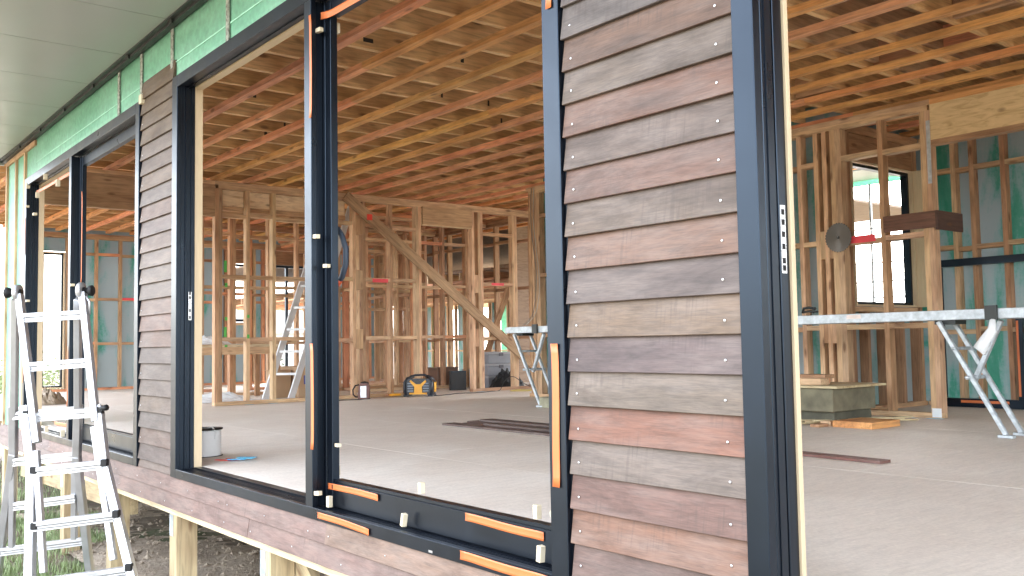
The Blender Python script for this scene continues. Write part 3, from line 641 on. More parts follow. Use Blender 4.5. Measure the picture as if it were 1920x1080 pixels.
# ------------------------------------------------------------------ underfloor: bearer, joists, piles
be = thing("bearer_beam", "pale bearer along the bottom edge of the front wall", "beam", (-5, .02, -.3))
for a, b_ in ((-10.0, -7.4), (-7.4, -4.2), (-4.2, -1.2), (-1.2, 3.9)): box("beam_length", a + .001, b_ - .001, .012, .06, -.275, -.235, TIM, be, (.70, .61, .42))
uf = thing("subfloor_framing", "treated floor joists and bearers under the house", "framing", (-5, 2, -.2))
for i in range(30): box("joist", -16.2 + .6 * i, -16.155 + .6 * i, .1, 8.4, -.235, -.062, TIM, uf, (.36, .27, .15))
for yy in (1.6, 3.2, 4.8, 6.4): box("bearer", -16.3, 3.9, yy, yy + .1, -.40, -.236, TIM, uf, (.38, .31, .18))
TG = (.47, .39, .24)
def pile(x, y, label, wd=.12, strap=True):
    t = thing("foundation_pile", label, "post", (x, y, -.95), "square timber piles under the house")
    box("post", x, x + wd, y, y + wd, -1.25, -.2755 if y < .2 else -.401, TIM, t, TG)
    if strap: box("strap_plate", x + .004, x + .034 + .03, y - .0025, y - .0005, -.40, -.277, GALV, t)
pile(-4.948, .01, "front timber pile with steel strap, right of the ladder"); pile(-3.66, .01, "second timber pile, under the large sliding window, at the bottom edge of the photo")
for k_, (x, y) in enumerate([(-6.25, .01), (-7.55, .01), (-8.85, .01), (-9.95, .01)]):
    pile(x, y, ["timber pile directly behind the ladder's feet", "timber pile left of centre between the ladder rails", "far front timber pile near the left corner", "corner timber pile at the far left"][k_])
for k_, (x, y) in enumerate([(x, y) for y in (1.6, 3.2) for x in (-11.5, -10.0, -8.5, -7.0, -5.5, -4.0)]):
    pile(x, y, "inner timber pile in the %s row under the floor, %s" % ("second" if y < 2 else "third", ["leftmost", "second from left", "third from left", "fourth from left", "fifth from left", "rightmost"][k_ % 6]), strap=False)
br = thing("pile_brace", "diagonal treated brace between piles at the bottom of the photo", "brace", (-3.3, .2, -.5)); beam("plank", (-3.55, .16, -.33), (-2.6, .16, -1.0), .045, .12, TIM, br, TG)
br2 = thing("pile_brace", "horizontal treated brace with a bolt head behind the ladder", "brace", (-8, .16, -.4)); beam("plank", (-9.7, .155, -.47), (-6.1, .155, -.38), .045, .14, TIM, br2, TG)
lathe("bolt", [(.02, 0), (.02, .004), (.011, .004), (.011, .014)], GALV, br2, Matrix.Translation((-7.7, .132, -.425)) @ Matrix.Rotation(PI / 2, 4, 'X'), seg=10)
# loose clods and grass (nobody could count them)
def clods(name, n, x0, x1, y0, y1, smin, smax, mat, zf):
    V, Fc = [], []
    for _ in range(n):
        x, y = random.uniform(x0, x1), random.uniform(y0, y1); s = random.uniform(smin, smax) * random.random() ** 1.5 + smin; z = zf(x, y) + s * .2; a = random.uniform(0, 6)
        b = len(V)
        for k_ in range(4): V.append((x + s * math.cos(a + k_ * 1.57) * random.uniform(.7, 1.2), y + s * math.sin(a + k_ * 1.57) * random.uniform(.7, 1.2), z + random.uniform(-.3, .2) * s))
        V.append((x, y, z + s * random.uniform(.4, .8))); V.append((x, y, z - s * .6))
        for k_ in range(4): Fc.append((b + k_, b + (k_ + 1) % 4, b + 4)); Fc.append((b + (k_ + 1) % 4, b + k_, b + 5))
    return tag(mesh(name, V, Fc, mat), kind='stuff')
clods("loose_clay_clods", 5200, -9.5, -2.5, .05, 4.5, .008, .035, DRT, dz)
def grass(name, n, spots, hmin, hmax, col):
    V, Fc = [], []
    for _ in range(n):
        cx_, cy_, rr = random.choice(spots); a = random.uniform(0, 2 * PI); r0 = rr * math.sqrt(random.random()); x, y = cx_ + r0 * math.cos(a), cy_ + r0 * math.sin(a)
        z = gz(x, y) + .01; h = random.uniform(hmin, hmax); b = random.uniform(0, 2 * PI); wd = random.uniform(.0025, .005); lx, ly = math.cos(b) * h * random.uniform(.1, .6), math.sin(b) * h * random.uniform(.1, .6)
        px, py = -math.sin(b) * wd, math.cos(b) * wd; i = len(V)
        V += [(x - px, y - py, z), (x + px, y + py, z), (x + lx * .4 + px * .7, y + ly * .4 + py * .7, z + h * .6), (x + lx * .4 - px * .7, y + ly * .4 - py * .7, z + h * .6), (x + lx, y + ly, z + h)]
        Fc += [(i, i + 1, i + 2, i + 3), (i + 3, i + 2, i + 4)]
    return tag(mesh(name, V, Fc, LEAF, col=col), kind='stuff')
grass("grass", 15000, [(-7.6, -.6, .7), (-8.6, -.4, .7), (-6.6, -.5, .5), (-10.3, -.2, 1.0), (-11.8, .6, 1.2), (-12.6, 1.8, 1.0), (-7.9, .15, .35), (-9.0, .3, .4), (-13.5, 0, 1.6)], .02, .10, (.24, .31, .14))

# ------------------------------------------------------------------ telescoping aluminium ladder outside
def P(px, py, D):   # a point D metres in front of the photographer, by its direction
    return C_ + D * (F_ + R_ * ((px - 960) / 1749.7) - U_ * ((py - 540) / 1749.7))
la = thing("telescoping_ladder", "silver aluminium telescoping A-frame ladder standing on the grass at left", "ladder", (-5.35, -.45, -.93))
def toground(p0, p1, zg=-.92):
    p0, p1 = Vector(p0), Vector(p1); k_ = (zg - p0.z) / (p1.z - p0.z); return p0 + (p1 - p0) * k_
tl, tr = P(36, 552, 5.6), P(155, 548, 5.6)
kl, kr = P(66, 872, 5.36), P(205, 872, 5.36)
il, ir = P(82, 1074, 5.22), P(213, 1050, 5.22)                 # free ends of the inner section
ol0, or0 = P(46, 762, 5.46), P(184, 760, 5.46); ol1, or1 = P(60, 872, 5.36), P(196, 868, 5.36); ol2 = toground(ol1, P(56, 1080, 5.19)); or2 = toground(or1, P(248, 1080, 5.19))
rl0, rr0 = P(29, 560, 5.66), P(146, 560, 5.66); rl1, rr1 = P(25, 850, 6.05), P(144, 855, 6.05); rl2, rr2 = toground(rl1, P(0, 1040, 6.3)), toground(rr1, P(168, 1066, 6.3))
upd = (-F_.x, -F_.y, 0)
def rail(nm, a, b_, w_=.028, h_=.062): return beam(nm, a, b_, h_ * .75, w_ * 1.4, ALU, la, up=tuple(R_), ch=.003)
rail("rail", tl, P(70, 830, 5.38)); rail("rail", tr, P(180, 790, 5.42)); rail("rail", P(68, 845, 5.37), il, .024, .05); rail("rail", P(176, 800, 5.41), ir, .024, .05)
rail("outer_rail", ol0, ol1, .034, .07); rail("outer_rail", ol1, ol2, .034, .07); rail("outer_rail", or0, or1, .034, .07); rail("outer_rail", or1, or2, .034, .07)
rail("rear_rail", rl0, P(26, 800, 5.98), .026, .06); rail("rear_rail", rr0, P(146, 800, 5.98), .026, .06); rail("rear_outer_rail", P(25, 760, 5.93), rl1, .032, .068); rail("rear_outer_rail", P(147, 760, 5.93), rr1, .032, .068)
rail("rear_outer_rail", rl1, rl2, .032, .068); rail("rear_outer_rail", rr1, rr2, .032, .068)
rail("rear_rail", P(25, 850, 6.07), P(22, 1025, 6.2), .024, .05); rail("rear_rail", P(140, 850, 6.07), P(139, 1010, 6.2), .024, .05)
def rung(nm, a, b_, tread=.05, hh=.034):
    a, b_ = Vector(a), Vector(b_); o = beam(nm, a, b_, tread, hh * .5, ALU, la, ch=.002)
    for dz_, q in ((-.022, .75), (-.036, .95)): beam("rung_rib", a + Vector((0, 0, dz_)), b_ + Vector((0, 0, dz_)), tread * q, .0105, ALU, o)
    return o
for (a, b_, D, ya, yb) in [(42, 163, 5.57, 592, 585), (50, 172, 5.5, 684, 675)]: rung("rung", P(a, ya, D), P(b_, yb, D), .055, .05)
rung("rung", P(56, 778, 5.45), P(186, 768, 5.45), .055, .05)
for (a, b_, D, ya, yb) in [(66, 194, 5.34, 880, 866), (66, 216, 5.26, 982, 963), (60, 240, 5.19, 1092, 1066)]: rung("rung", P(a, ya, D), P(b_, yb, D), .055, .05)
for (a, b_, D, ya, yb) in [(27, 145, 5.95, 775, 765), (27, 146, 6.06, 862, 850), (28, 143, 6.12, 945, 930), (4, 158, 6.27, 1030, 1010)]: rung("rung", P(a, ya, D), P(b_, yb, D), .05, .045)
for (a, ya, D) in [(188, 768, 5.44), (196, 866, 5.33), (218, 962, 5.25), (242, 1062, 5.18), (50, 775, 5.44), (64, 880, 5.33), (65, 985, 5.25)]:
    c = P(a, ya, D); box("locking_collar", c.x - .019, c.x + .019, c.y - .019, c.y + .019, c.z - .024, c.z + .016, BLK2, la, ch=.004, R=Matrix.Rotation(.9, 4, 'Z'))
# hinges: round plates with side knobs
for (a, ya, sgn) in [(33, 549, -1), (152, 545, 1)]:
    c = P(a, ya, 5.6); ax = R_.copy(); Mh = Matrix.Translation(c) @ ax.to_track_quat('Z', 'Y').to_matrix().to_4x4()
    lathe("hinge_plate", [(.045, -.014), (.05, -.010), (.05, .010), (.045, .014)], ALU, la, Mh, seg=20)
    lathe("hinge_hub", [(.022, -.022), (.022, .022)], BLK2, la, Mh, seg=14)
    Mk = Matrix.Translation(c + ax * sgn * .055) @ ax.to_track_quat('Z', 'Y').to_matrix().to_4x4()
    lathe("hinge_knob", [(.016, -.034), (.016, -.01), (.03, -.008), (.034, .012), (.026, .02)] if sgn > 0 else [(.026, -.02), (.034, -.012), (.03, .008), (.016, .010), (.016, .034)], BLK2, la, Mk, seg=14)
tube("lock_lever", [P(162, 556, 5.58), P(168, 566, 5.57), P(168, 590, 5.57)], .007, ALU, la)
tube("lock_knob", [P(190, 766, 5.40), P(200, 764, 5.38)], [.014, .018], BLK2, la)
for p_ in (ol2, or2, rl2, rr2): box("rubber_foot", p_.x - .03, p_.x + .03, p_.y - .04, p_.y + .04, -.96, -.90, BLK2, la, ch=.006)

# ------------------------------------------------------------------ things inside
# leaning ladder behind the partition
l2 = thing("leaning_ladder", "tall aluminium ladder leaning behind the partition, its foot beside the cardboard box", "ladder", (-10.85, 3.3, 0))
A0, A1 = Vector((-10.92, 3.22, .005)), Vector((-10.92, 4.18, 2.78)); B0, B1 = Vector((-10.66, 3.46, .005)), Vector((-10.66, 4.42, 2.78))
beam("rail", A0, A1, .085, .03, ALU2, l2, up=(1, 0, 0), ch=.003); rr_ = beam("rail", B0, B1, .085, .03, ALU2, l2, up=(1, 0, 0), ch=.003)
for i in range(9):
    k_ = .12 + .105 * i; beam("rung", A0.lerp(A1, k_), B0.lerp(B1, k_), .05, .03, ALU2, l2)
beam("label_strip", B0.lerp(B1, .33) + Vector((.02, 0, 0)), B0.lerp(B1, .42) + Vector((.02, 0, 0)), .04, .004, PAINT, l2, (.05, .08, .35), up=(1, 0, 0))
beam("label_strip", B0.lerp(B1, .24) + Vector((.02, 0, 0)), B0.lerp(B1, .31) + Vector((.02, 0, 0)), .03, .004, PAINT, l2, (.6, .6, .62), up=(1, 0, 0))

# cardboard boxes
cb = thing("cardboard_box", "large brown cardboard box with a blue label, on the floor behind the leaning ladder", "box", (-11.6, 3.9, 0))
Rb = Matrix.Rotation(.15, 4, 'Z')
box("carton", -11.75, -11.1, 3.78, 4.3, .002, .42, CARD, cb, ch=.004, axis='x'); box("label", -11.0995, -11.098, 3.86, 4.22, .18, .30, PAINT, cb, (.07, .08, .28)); box("label_inner", -11.0979, -11.0972, 3.885, 4.195, .2, .28, PAINT, cb, (.42, .31, .26)); box("packing_tape", -11.0996, -11.0985, 4.0, 4.05, .31, .42, PINE, cb)
cb2 = thing("cardboard_box", "smaller pale upright carton left of the blue labelled box", "box", (-11.4, 3.45, 0)); box("carton", -11.5, -11.25, 3.5, 3.74, .002, .38, CARD, cb2, ch=.004, axis='z'); box("flap", -11.5, -11.25, 3.44, 3.4995, .375, .379, CARD, cb2)
# workbench with plastic on it
tb = thing("workbench", "low workbench behind the partition with pale board top", "bench", (-11.8, 3.2, 0))
box("bench_top", -12.2, -11.4, 2.3, 3.7, .70, .735, PLY, tb, (.6, .5, .35)); box("apron", -11.42, -11.40, 2.3, 3.7, .60, .6995, TIM, tb, PALE)
for (x, y_) in ((-12.15, 2.35), (-11.47, 2.35), (-12.15, 3.6), (-11.47, 3.6)): box("leg", x, x + .045, y_, y_ + .07, .002, .5995, TIM, tb, TAN)
def crumple(name, label, cx_, cy_, cz_, lx, ly, h, mat, cat, seed, col=None):
    V, Fc = [], []; n = 22
    for j in range(n + 1):
        for i in range(n + 1):
            u_, v_ = i / n * 2 - 1, j / n * 2 - 1; q = Vector((u_ * 2.3 + seed, v_ * 2.3, seed)); e = max(0, 1 - (u_ * u_ + v_ * v_) ** 1.4)
            V.append((cx_ + u_ * lx * (1 + .15 * noise.noise(q)), cy_ + v_ * ly * (1 + .15 * noise.noise(q + Vector((5, 0, 0)))), cz_ + .003 + h * e * (.5 + .6 * abs(noise.noise(q * 1.7)) + .25 * noise.noise(q * 4)) + .004 * abs(noise.noise(q * 6))))
    for j in range(n):
        for i in range(n): a = j * (n + 1) + i; Fc.append((a, a + 1, a + n + 2, a + n + 1))
    o = mesh(name, V, Fc, mat, col=col); m_ = o.modifiers.new("thick", 'SOLIDIFY'); m_.thickness = .002; m_.offset = 1
    return tag(o, label, cat)
crumple("plastic_wrap", "crumpled clear plastic lying on the floor behind the first studs", -11.3, 2.7, 0, .35, .5, .14, SHEET, "plastic sheet", 3)
crumple("plastic_wrap", "crumpled white plastic heaped on the workbench", -11.75, 2.75, .735, .25, .35, .14, SHEET, "plastic sheet", 8)
crumple("rubbish_pile", "small brown rubbish heap on the floor inside the farther window", -12.6, 1.0, 0, .25, .22, .22, GEN, "rubbish", 5, (.2, .15, .1))
crumple("tool_bag", "black soft tool bag on the floor right of the big studs", -10.75, 7.1, 0, .22, .3, .35, BLK2, "bag", 11)

# black board / crates by the bags
bb = thing("black_panel", "flat black panel standing on edge between the studs", "panel", (-10.9, 6.2, 0)); box("sheet", -10.9, -10.85, 6.12, 6.40, .003, .29, BLK2, bb, axis='y'); box("edge", -10.8498, -10.845, 6.12, 6.40, .27, .29, BLK, bb, axis='y')
for k_, (z, lab) in enumerate([(0.003, "white crate at the bottom of the stack beside the black bag"), (.19, "white crate in the middle of the stack beside the black bag"), (.375, "white crate on top of the stack beside the black bag")]):
    t = thing("storage_crate", lab, "crate", (-11.2, 7.0, z), "white crates stacked at the back")
    box("crate_body", -11.4 , -10.95, 6.9 , 7.38, z, z + .15, GEN, t, (.24, .25, .28), ch=.006, axis='y'); box("crate_lid", -11.41, -10.94, 6.89, 7.39, z + .151, z + .182, GEN, t, (.36, .37, .40), ch=.004, axis='y'); box("latch", -10.939, -10.93, 7.1, 7.18, z + .12, z + .165, GLOSS, t, (.08, .08, .1), axis='y')
for k_, (x, y_, s, lab, c) in enumerate([(-12.2, 6.6, .3, "dark brown box on the floor behind the radio", (.16, .09, .06)), (-11.8, 7.0, .26, "grey box on the floor right of the radio", (.28, .28, .3))]):
    t = thing("storage_box", lab, "box", (x, y_, 0)); box("box_body", x, x + s, y_, y_ + s * 1.3, .002, s, GEN, t, c, ch=.004, axis='y'); box("lid", x - .006, x + s + .006, y_ - .006, y_ + s * 1.3 + .006, s + .0005, s + .02, GEN, t, c, axis='y')

# jobsite radio
ang = math.atan2(R_.y, R_.x)
def local(t, o): return Matrix.Translation(t) @ Matrix.Rotation(o, 4, 'Z')
ra = thing("jobsite_radio", "yellow and black jobsite radio with carry handle, on the floor against the partition", "radio", (-10.0, 5.0, 0)); Mr = local((-10.0, 5.02, 0), ang - .12)
NAVY = (.015, .019, .03); YEL = (.80, .38, .02)
def lb(nm, x0, x1, y0, y1, z0, z1, mat, parent, M, col, ch=.0):
    d = (x1 - x0, y1 - y0, z1 - z0); me = withmat(boxdata(*d, ch), mat); o = bpy.data.objects.new(nm, me); o.color = (*col, 1)
    return link(o, parent, M @ Matrix.Translation(((x0 + x1) / 2, (y0 + y1) / 2, (z0 + z1) / 2)))
prism("body", [(-.19, .03), (.19, .03), (.205, .06), (.205, .19), (.16, .235), (-.16, .235), (-.205, .19), (-.205, .06)], .20, GLOSS, ra, Mr @ Matrix.Translation((0, -.10, 0)), NAVY)
prism("centre_panel", [(-.055, .04), (.055, .04), (.05, .13), (.115, .20), (.10, .222), (.03, .165), (-.03, .165), (-.10, .222), (-.115, .20), (-.05, .13)], .014, GLOSS, ra, Mr @ Matrix.Translation((0, -.1145, 0)), YEL)
prism("speaker_dial", [(.042 * math.cos(a * PI / 8), .192 + .030 * math.sin(a * PI / 8)) for a in range(16)], .01, GLOSS, ra, Mr @ Matrix.Translation((0, -.1105, 0)), (.01, .01, .012))
lb("base_strip", -.12, .12, -.116, -.101, .030, .052, GLOSS, ra, Mr, YEL, .003)
for s in (-1, 1):
    for i in range(4): lb("grille_bar", min(s * .065, s * .145), max(s * .065, s * .145), -.1125, -.1005, .066 + .033 * i, .085 + .033 * i, GLOSS, ra, Mr, (.20, .24, .30), .003)
    tube("roll_bar", [(s * .17, -.115, .02), (s * .185, -.118, .1), (s * .185, -.115, .19), (s * .15, -.09, .245), (s * .09, -.02, .262)], .017, GLOSS, ra, NAVY, 8, Mr)
    tube("roll_bar", [(s * .17, .10, .02), (s * .185, .105, .1), (s * .185, .10, .19), (s * .15, .08, .245), (s * .09, .02, .262)], .017, GLOSS, ra, NAVY, 8, Mr)
    lb("side_panel", min(s * .206, s * .214), max(s * .206, s * .214), -.06, .06, .06, .19, GLOSS, ra, Mr, YEL, .002)
    lb("foot", min(s * .13, s * .20), max(s * .13, s * .20), -.125, .125, .0, .029, GLOSS, ra, Mr, NAVY, .006)
tube("carry_handle", [(-.17, 0, .22), (-.13, 0, .262), (-.06, 0, .284), (.06, 0, .284), (.13, 0, .262), (.17, 0, .22)], .015, GLOSS, ra, NAVY, 8, Mr)
lt = thing("yellow_level", "short yellow tool lying left of the radio", "tool", (-10.18, 4.6, 0)); beam("tool_body", (-10.16, 4.64, .03), (-10.14, 4.79, .03), .05, .025, GLOSS, lt, YEL)
tube("tool_tip", [(-10.165, 4.58, .03), (-10.16, 4.64, .03)], .008, GLOSS, lt, (.6, .3, .2))

# jug-like appliance with a loop handle
ju = thing("jug_appliance", "small brown and silver appliance with black loop handle, left of the radio", "appliance", (-10.1, 4.22, 0)); Mj = local((-10.08, 4.2, 0), ang)
prism("body", [(-.06, .004), (.075, .004), (.085, .03), (.085, .16), (.06, .205), (-.03, .205), (-.05, .17), (-.065, .03)], .10, GLOSS, ju, Mj @ Matrix.Translation((0, -.05, 0)), (.14, .05, .04))
lb("silver_plate", -.03, .05, -.056, -.0505, .02, .17, STRK, ju, Mj, (1, 1, 1), .004); tube("rim", [(-.03, 0, .207), (.02, 0, .218), (.07, 0, .20)], .012, BLK2, ju, None, 8, Mj)
tube("handle", [(-.055, 0, .185), (-.10, 0, .175), (-.135, 0, .12), (-.13, 0, .06), (-.10, 0, .03), (-.06, 0, .025)], .010, BLK2, ju, None, 8, Mj)
lb("base", -.07, .09, -.055, .055, 0, .0035, BLK2, ju, Mj, (1, 1, 1))
# power cords
def cord(name, label, pts, r, col, cat="cord"):
    P_ = [Vector(p) for p in pts]; out = []
    for i in range(len(P_) - 1):
        p0, p1, p2, p3 = P_[max(i - 1, 0)], P_[i], P_[i + 1], P_[min(i + 2, len(P_) - 1)]
        for k_ in range(6):
            t_ = k_ / 6; out.append(.5 * ((2 * p1) + (-p0 + p2) * t_ + (2 * p0 - 5 * p1 + 4 * p2 - p3) * t_ ** 2 + (-p0 + 3 * p1 - 3 * p2 + p3) * t_ ** 3))
    out.append(P_[-1]); V, Fc = tubedata(out, r, 6); o = mesh(name, V, Fc, GEN, col=col, smooth=True); return tag(o, label, cat)
cord("power_cord", "black power cord running over the floor right of the radio", [(-9.85, 5.15, .006), (-9.9, 5.4, .006), (-10.05, 5.7, .006), (-9.95, 6.0, .006), (-10.1, 6.3, .006), (-10.25 + .07, 6.52, .01), (-10.17, 6.6, .14), (-10.16, 6.75, .2), (-10.17, 6.95, .1), (-10.1, 7.1, .012)], .006, (.015, .015, .015))
cord("power_cord", "thin dark cord on the floor by the brown appliance", [(-10.0, 4.25, .005), (-9.95, 4.05, .005), (-10.0, 3.85, .005), (-9.9, 3.7, .005)], .005, (.015, .015, .015))
cord("extension_cord", "yellow extension cord coiled on the floor at the foot of the big studs", [(-9.9, 6.9, .006), (-9.75, 6.7, .006), (-9.9, 6.5, .006), (-10.0, 6.7, .01), (-9.8, 6.95, .01), (-9.95, 7.05, .006)], .007, (.5, .38, .08))
yb_ = thing("packer_stack", "small yellow block on the floor near the coiled cord", "block", (-9.6, 6.8, 0)); box("block", -9.9, -9.75, 6.95, 7.2, .002, .07, GEN, yb_, (.55, .43, .12), ch=.003)
# wires down the back studs
for k_, (x, lab) in enumerate([(-8.52, "thin grey wire hanging down the back wall stud, left of two"), (-8.47, "thin pale wire hanging down the back wall stud, right of two")]):
    cord("electrical_wire", lab, [(x, BW - .012, 2.68), (x - .01, BW - .02, 2.3), (x + .02, BW - .015, 1.95), (x + .08, BW - .02, 1.6), (x + .07 + .02 * k_, BW - .03, 1.3), (x + .04, BW - .06, 1.05), (x - .10, BW - .1, .92)], .005, (.45, .43, .38) if k_ else (.2, .19, .17), "wire")
# hose with orange end, hanging at the meeting stile
hz = thing("flexible_hose", "short grey and black hose with orange end hanging inside the sliding window frame", "hose", (-3.3, .18, 1.1))
tube("hose", [(-3.10, .12, 1.195), (-3.085, .13, 1.21), (-3.07, .14, 1.18), (-3.053, .15, 1.12), (-3.055, .15, 1.05), (-3.08, .145, .995), (-3.105, .14, .975)], .0135, GEN, hz, (.03, .045, .07))
tube("cuff", [(-3.11, .12, 1.185), (-3.10, .12, 1.197), (-3.08, .13, 1.213)], .016, BLK2, hz); tube("orange_tip", [(-3.095, .14, .985), (-3.115, .135, .962)], .017, GLOSS, hz, (.6, .09, .02)); tube("spring", [(-3.115, .135, .962), (-3.125, .13, .925)], .007, STRK, hz)

# scaffold plank on two trestles
pk = thing("scaffold_plank", "long galvanised steel plank laid across two trestles", "plank", (-4.8, 4.75, .8))
zp = .80
for yy in (4.64, 4.86): box("side_channel", -7.62, -1.2, yy - .018, yy + .018, zp + .0, zp + .070, GALV, pk, ch=.003)
box("deck", -7.62, -1.2, 4.6585, 4.8415, zp + .054, zp + .064, GALV, pk)
for x in (-7.0, -6, -5, -4, -3, -2, -1.4): box("cross_tie", x, x + .03, 4.6585, 4.8415, zp + .01, zp + .05, GALV, pk)
box("paper_label", -3.36, -3.24, 4.6205, 4.6215, zp + .03, zp + .06, PAINT, pk, (.7, .6, .55))
def trestle(cx_, label, mirror=1):
    t = thing("trestle", label, "trestle", (cx_, 4.75, 0), "trestles under the steel plank")
    for k_, yy in enumerate((4.62, 4.85)):
        beam("leg", (cx_ - .20 * mirror, yy, zp - .01), (cx_ + .23 * mirror, yy, .02), .031, .031, GALV, t, up=(0, 1, 0), ch=.004)
        box("foot", cx_ + .23 * mirror - .05, cx_ + .23 * mirror + .05, yy - .025, yy + .025, .0015, .022, GALV, t, ch=.003)
    beam("leg", (cx_ + .18 * mirror, 4.735, zp - .01), (cx_ - .02 * mirror, 4.735, .37), .034, .034, GALV, t, up=(0, 1, 0), ch=.004)
    tube("cross_bar", [(cx_ + .0 * mirror, 4.58, .40), (cx_ + .0 * mirror, 4.90, .40)], .014, GALV, t); tube("cross_bar", [(cx_ - .09 * mirror, 4.60, .60), (cx_ - .09 * mirror, 4.88, .60)], .012, GALV, t)
    box("head_clamp", cx_ + .13, cx_ + .21, 4.60, 4.622 - .001, zp - .01, zp + .09, DKM, t); box("head_clamp", cx_ - .25, cx_ - .1, 4.66, 4.82, zp - .03, zp - .001, DKM, t)
    return t
trestle(-2.44, "galvanised steel trestle under the right end of the plank, rag tied on it")
trestle(-7.25, "galvanised steel trestle under the left end of the plank, beside the big studs")
cl = thing("toggle_clamp", "small dark clamp sitting on the plank's left part", "clamp", (-3.75, 4.7, .89))
tube("clamp_body", [(-3.80, 4.70, .892), (-3.79, 4.70, .93), (-3.74, 4.70, .935), (-3.68, 4.70, .925)], .011, DKM, cl); tube("clamp_handle", [(-3.79, 4.70, .90), (-3.74, 4.70, .905), (-3.66, 4.70, .90)], .009, DKM, cl); tube("screw", [(-3.69, 4.7, .93), (-3.70, 4.7, .886)], .006, DKM, cl)
rg_ = mesh("rag", *tubedata([(-2.25, 4.595, .79), (-2.26, 4.59, .72), (-2.30, 4.585, .66), (-2.33, 4.58, .60), (-2.31, 4.58, .56)], [.012, .02, .038, .045, .012], 9), SHEET, smooth=True)
for v in rg_.data.vertices: v.co += Vector((noise.noise(v.co * 23) * .022, noise.noise(v.co * 27 + Vector((3, 0, 0))) * .02, noise.noise(v.co * 31) * .025))
tag(rg_, "crumpled white rag hanging from the right trestle", "rag")

# concrete blocks with ply lid
ch = thing("mouldy_chest", "mouldy grey-green block with plywood lid at the foot of the back wall", "block", (-3.9, 4.9, 0))
box("block_body", -4.12, -3.57, 4.72, 5.35, .10, .29, CONC, ch, (.16, .145, .095), ch=.008, axis='x'); box("block_body", -4.10, -3.60, 4.78, 5.33, .001, .0995, CONC, ch, (.09, .085, .06), ch=.006, axis='x')
box("lid", -4.16, -3.50, 4.68, 5.40, .2905, .308, PLY, ch, (.5, .42, .26), axis='x')
for k_, (x0, x1, y0, y1, z0, z1, c, lab) in enumerate([(-4.12, -3.86, 4.95, 5.15, .309, .353, PINK, "reddish timber offcut on the chest lid, left one"), (-3.98, -3.72, 4.80, 4.92, .309, .36, PALE, "pale timber offcut on the chest lid, right one"), (-4.06, -3.80, 4.98, 5.12, .3545, .385, TAN, "brown offcut stacked on the reddish one on the lid"),
        (-3.50, -3.17, 4.60, 5.0, .001, .05, ORNG, "square orange-brown timber block on the floor, right of the chest"), (-3.62, -3.53, 4.62, 4.72, .001, .04, PALE, "little pale offcut on the floor beside the square block"), (-3.62, -3.54, 4.48, 4.60, .001, .025, TAN, "tiny thin offcut in front of the square block")]):
    o = box("timber_offcut", x0, x1, y0, y1, z0, z1, TIM, None, c, ch=.001); tag(o, lab, "offcut")
LN = ["nearest", "second", "third", "fourth", "fifth", "rearmost"]
for k_ in range(6):
    a = (-3.95 + .05 * k_, 4.50 + .03 * k_, .012 + .012 * (k_ % 3)); b_ = (-3.45 + .03 * k_, 5.25 + .05 * k_, .012 + .012 * ((k_ + 1) % 3))
    o = beam("loose_lath", a, b_, .035, .012, TIM, None, (.52, .45, .28)); tag(o, "thin pale slat in the loose bundle beside the chest, the %s of six" % LN[k_], "slat", "loose slats beside the chest")

ct = box("concrete_block", -7.02, -6.68, 4.60, 4.92, .001, .11, CONC, None, (.28, .27, .19), ch=.006); tag(ct, "mossy concrete block beside the left trestle's foot", "block")

# cladding boards lying on the floor
def fboard(p0, p1, wd, z, lab, col=(.10, .062, .052)):
    o = beam("loose_weatherboard", (*p0, z), (*p1, z), wd, .016, BRD, None, col); return tag(o, lab, "board")
fboard((-6.00, 2.72), (-3.6, 2.72 - .0), .13, .009, "dark board lying nearest in the stack on the floor, left tip forward"); fboard((-5.9, 2.86), (-3.5, 2.86), .13, .009, "dark board second from the front of the floor stack")
fboard((-6.02, 3.00), (-3.7, 3.00), .13, .009, "dark board third from the front of the floor stack"); fboard((-5.9, 3.14), (-3.7, 3.14), .13, .009, "dark board at the back of the floor stack")
fboard((-5.55, 2.83), (-3.3, 2.81), .135, .0265, "dark board lying on top of the floor stack, front one"); fboard((-5.9, 3.05), (-3.2, 3.04), .135, .0265, "dark board lying on top of the floor stack, back one")
fboard((-3.6, 2.98), (-2.10, 2.91), .10, .010, "single dark red-brown board on the floor behind the nearest frame", (.15, .06, .045))

# reel and packers
re_ = thing("cable_reel", "white coiled cable drum with black top standing just inside the large window", "reel", (-5.18, .42, 0)); Mq = Matrix.Translation((-5.31, .34, 0)) @ Matrix.Diagonal((1.1, 1.1, .82, 1))
prof = [(.085, .003), (.105, .006)]
for i in range(9): prof += [(.098, .014 + i * .021), (.104, .024 + i * .021)]
lathe("coil", prof + [(.09, .205)], GEN, re_, Mq, (.72, .73, .74), 28); lathe("flange", [(.11, .2055), (.112, .209), (.112, .214), (.03, .216)], BLK2, re_, Mq, seg=24)
lathe("base_flange", [(.112, .0005), (.112, .0028)], BLK2, re_, Mq, seg=24); tube("loose_end", [(-5.25, .32, .178), (-5.20, .36, .188), (-5.19, .38, .15), (-5.22, .38, .10)], .006, GEN, re_, (.7, .7, .7))
for k_, (x, y_, a, c, lab) in enumerate([(-4.93, .37, .5, (.75, .06, .05), "red plastic packer on the floor by the reel"), (-4.90, .42, .2, (.75, .06, .05), "second red plastic packer under the blue ones"), (-4.84, .42, .9, (.03, .35, .62), "blue plastic packer nearest the sill"), (-4.86, .50, .7, (.03, .35, .62), "blue plastic packer at the back of the little heap"), (-4.80, .46, .55, (.03, .40, .62), "blue plastic packer at the right of the little heap")]):
    o = box("plastic_packer", x - .10, x + .01, y_ - .044, y_ - .016, .001 + .004 * k_, .005 + .004 * k_, GLOSS, None, c, axis='x', R=Matrix.Rotation(a, 4, 'Z')); tag(o, lab, "packer")

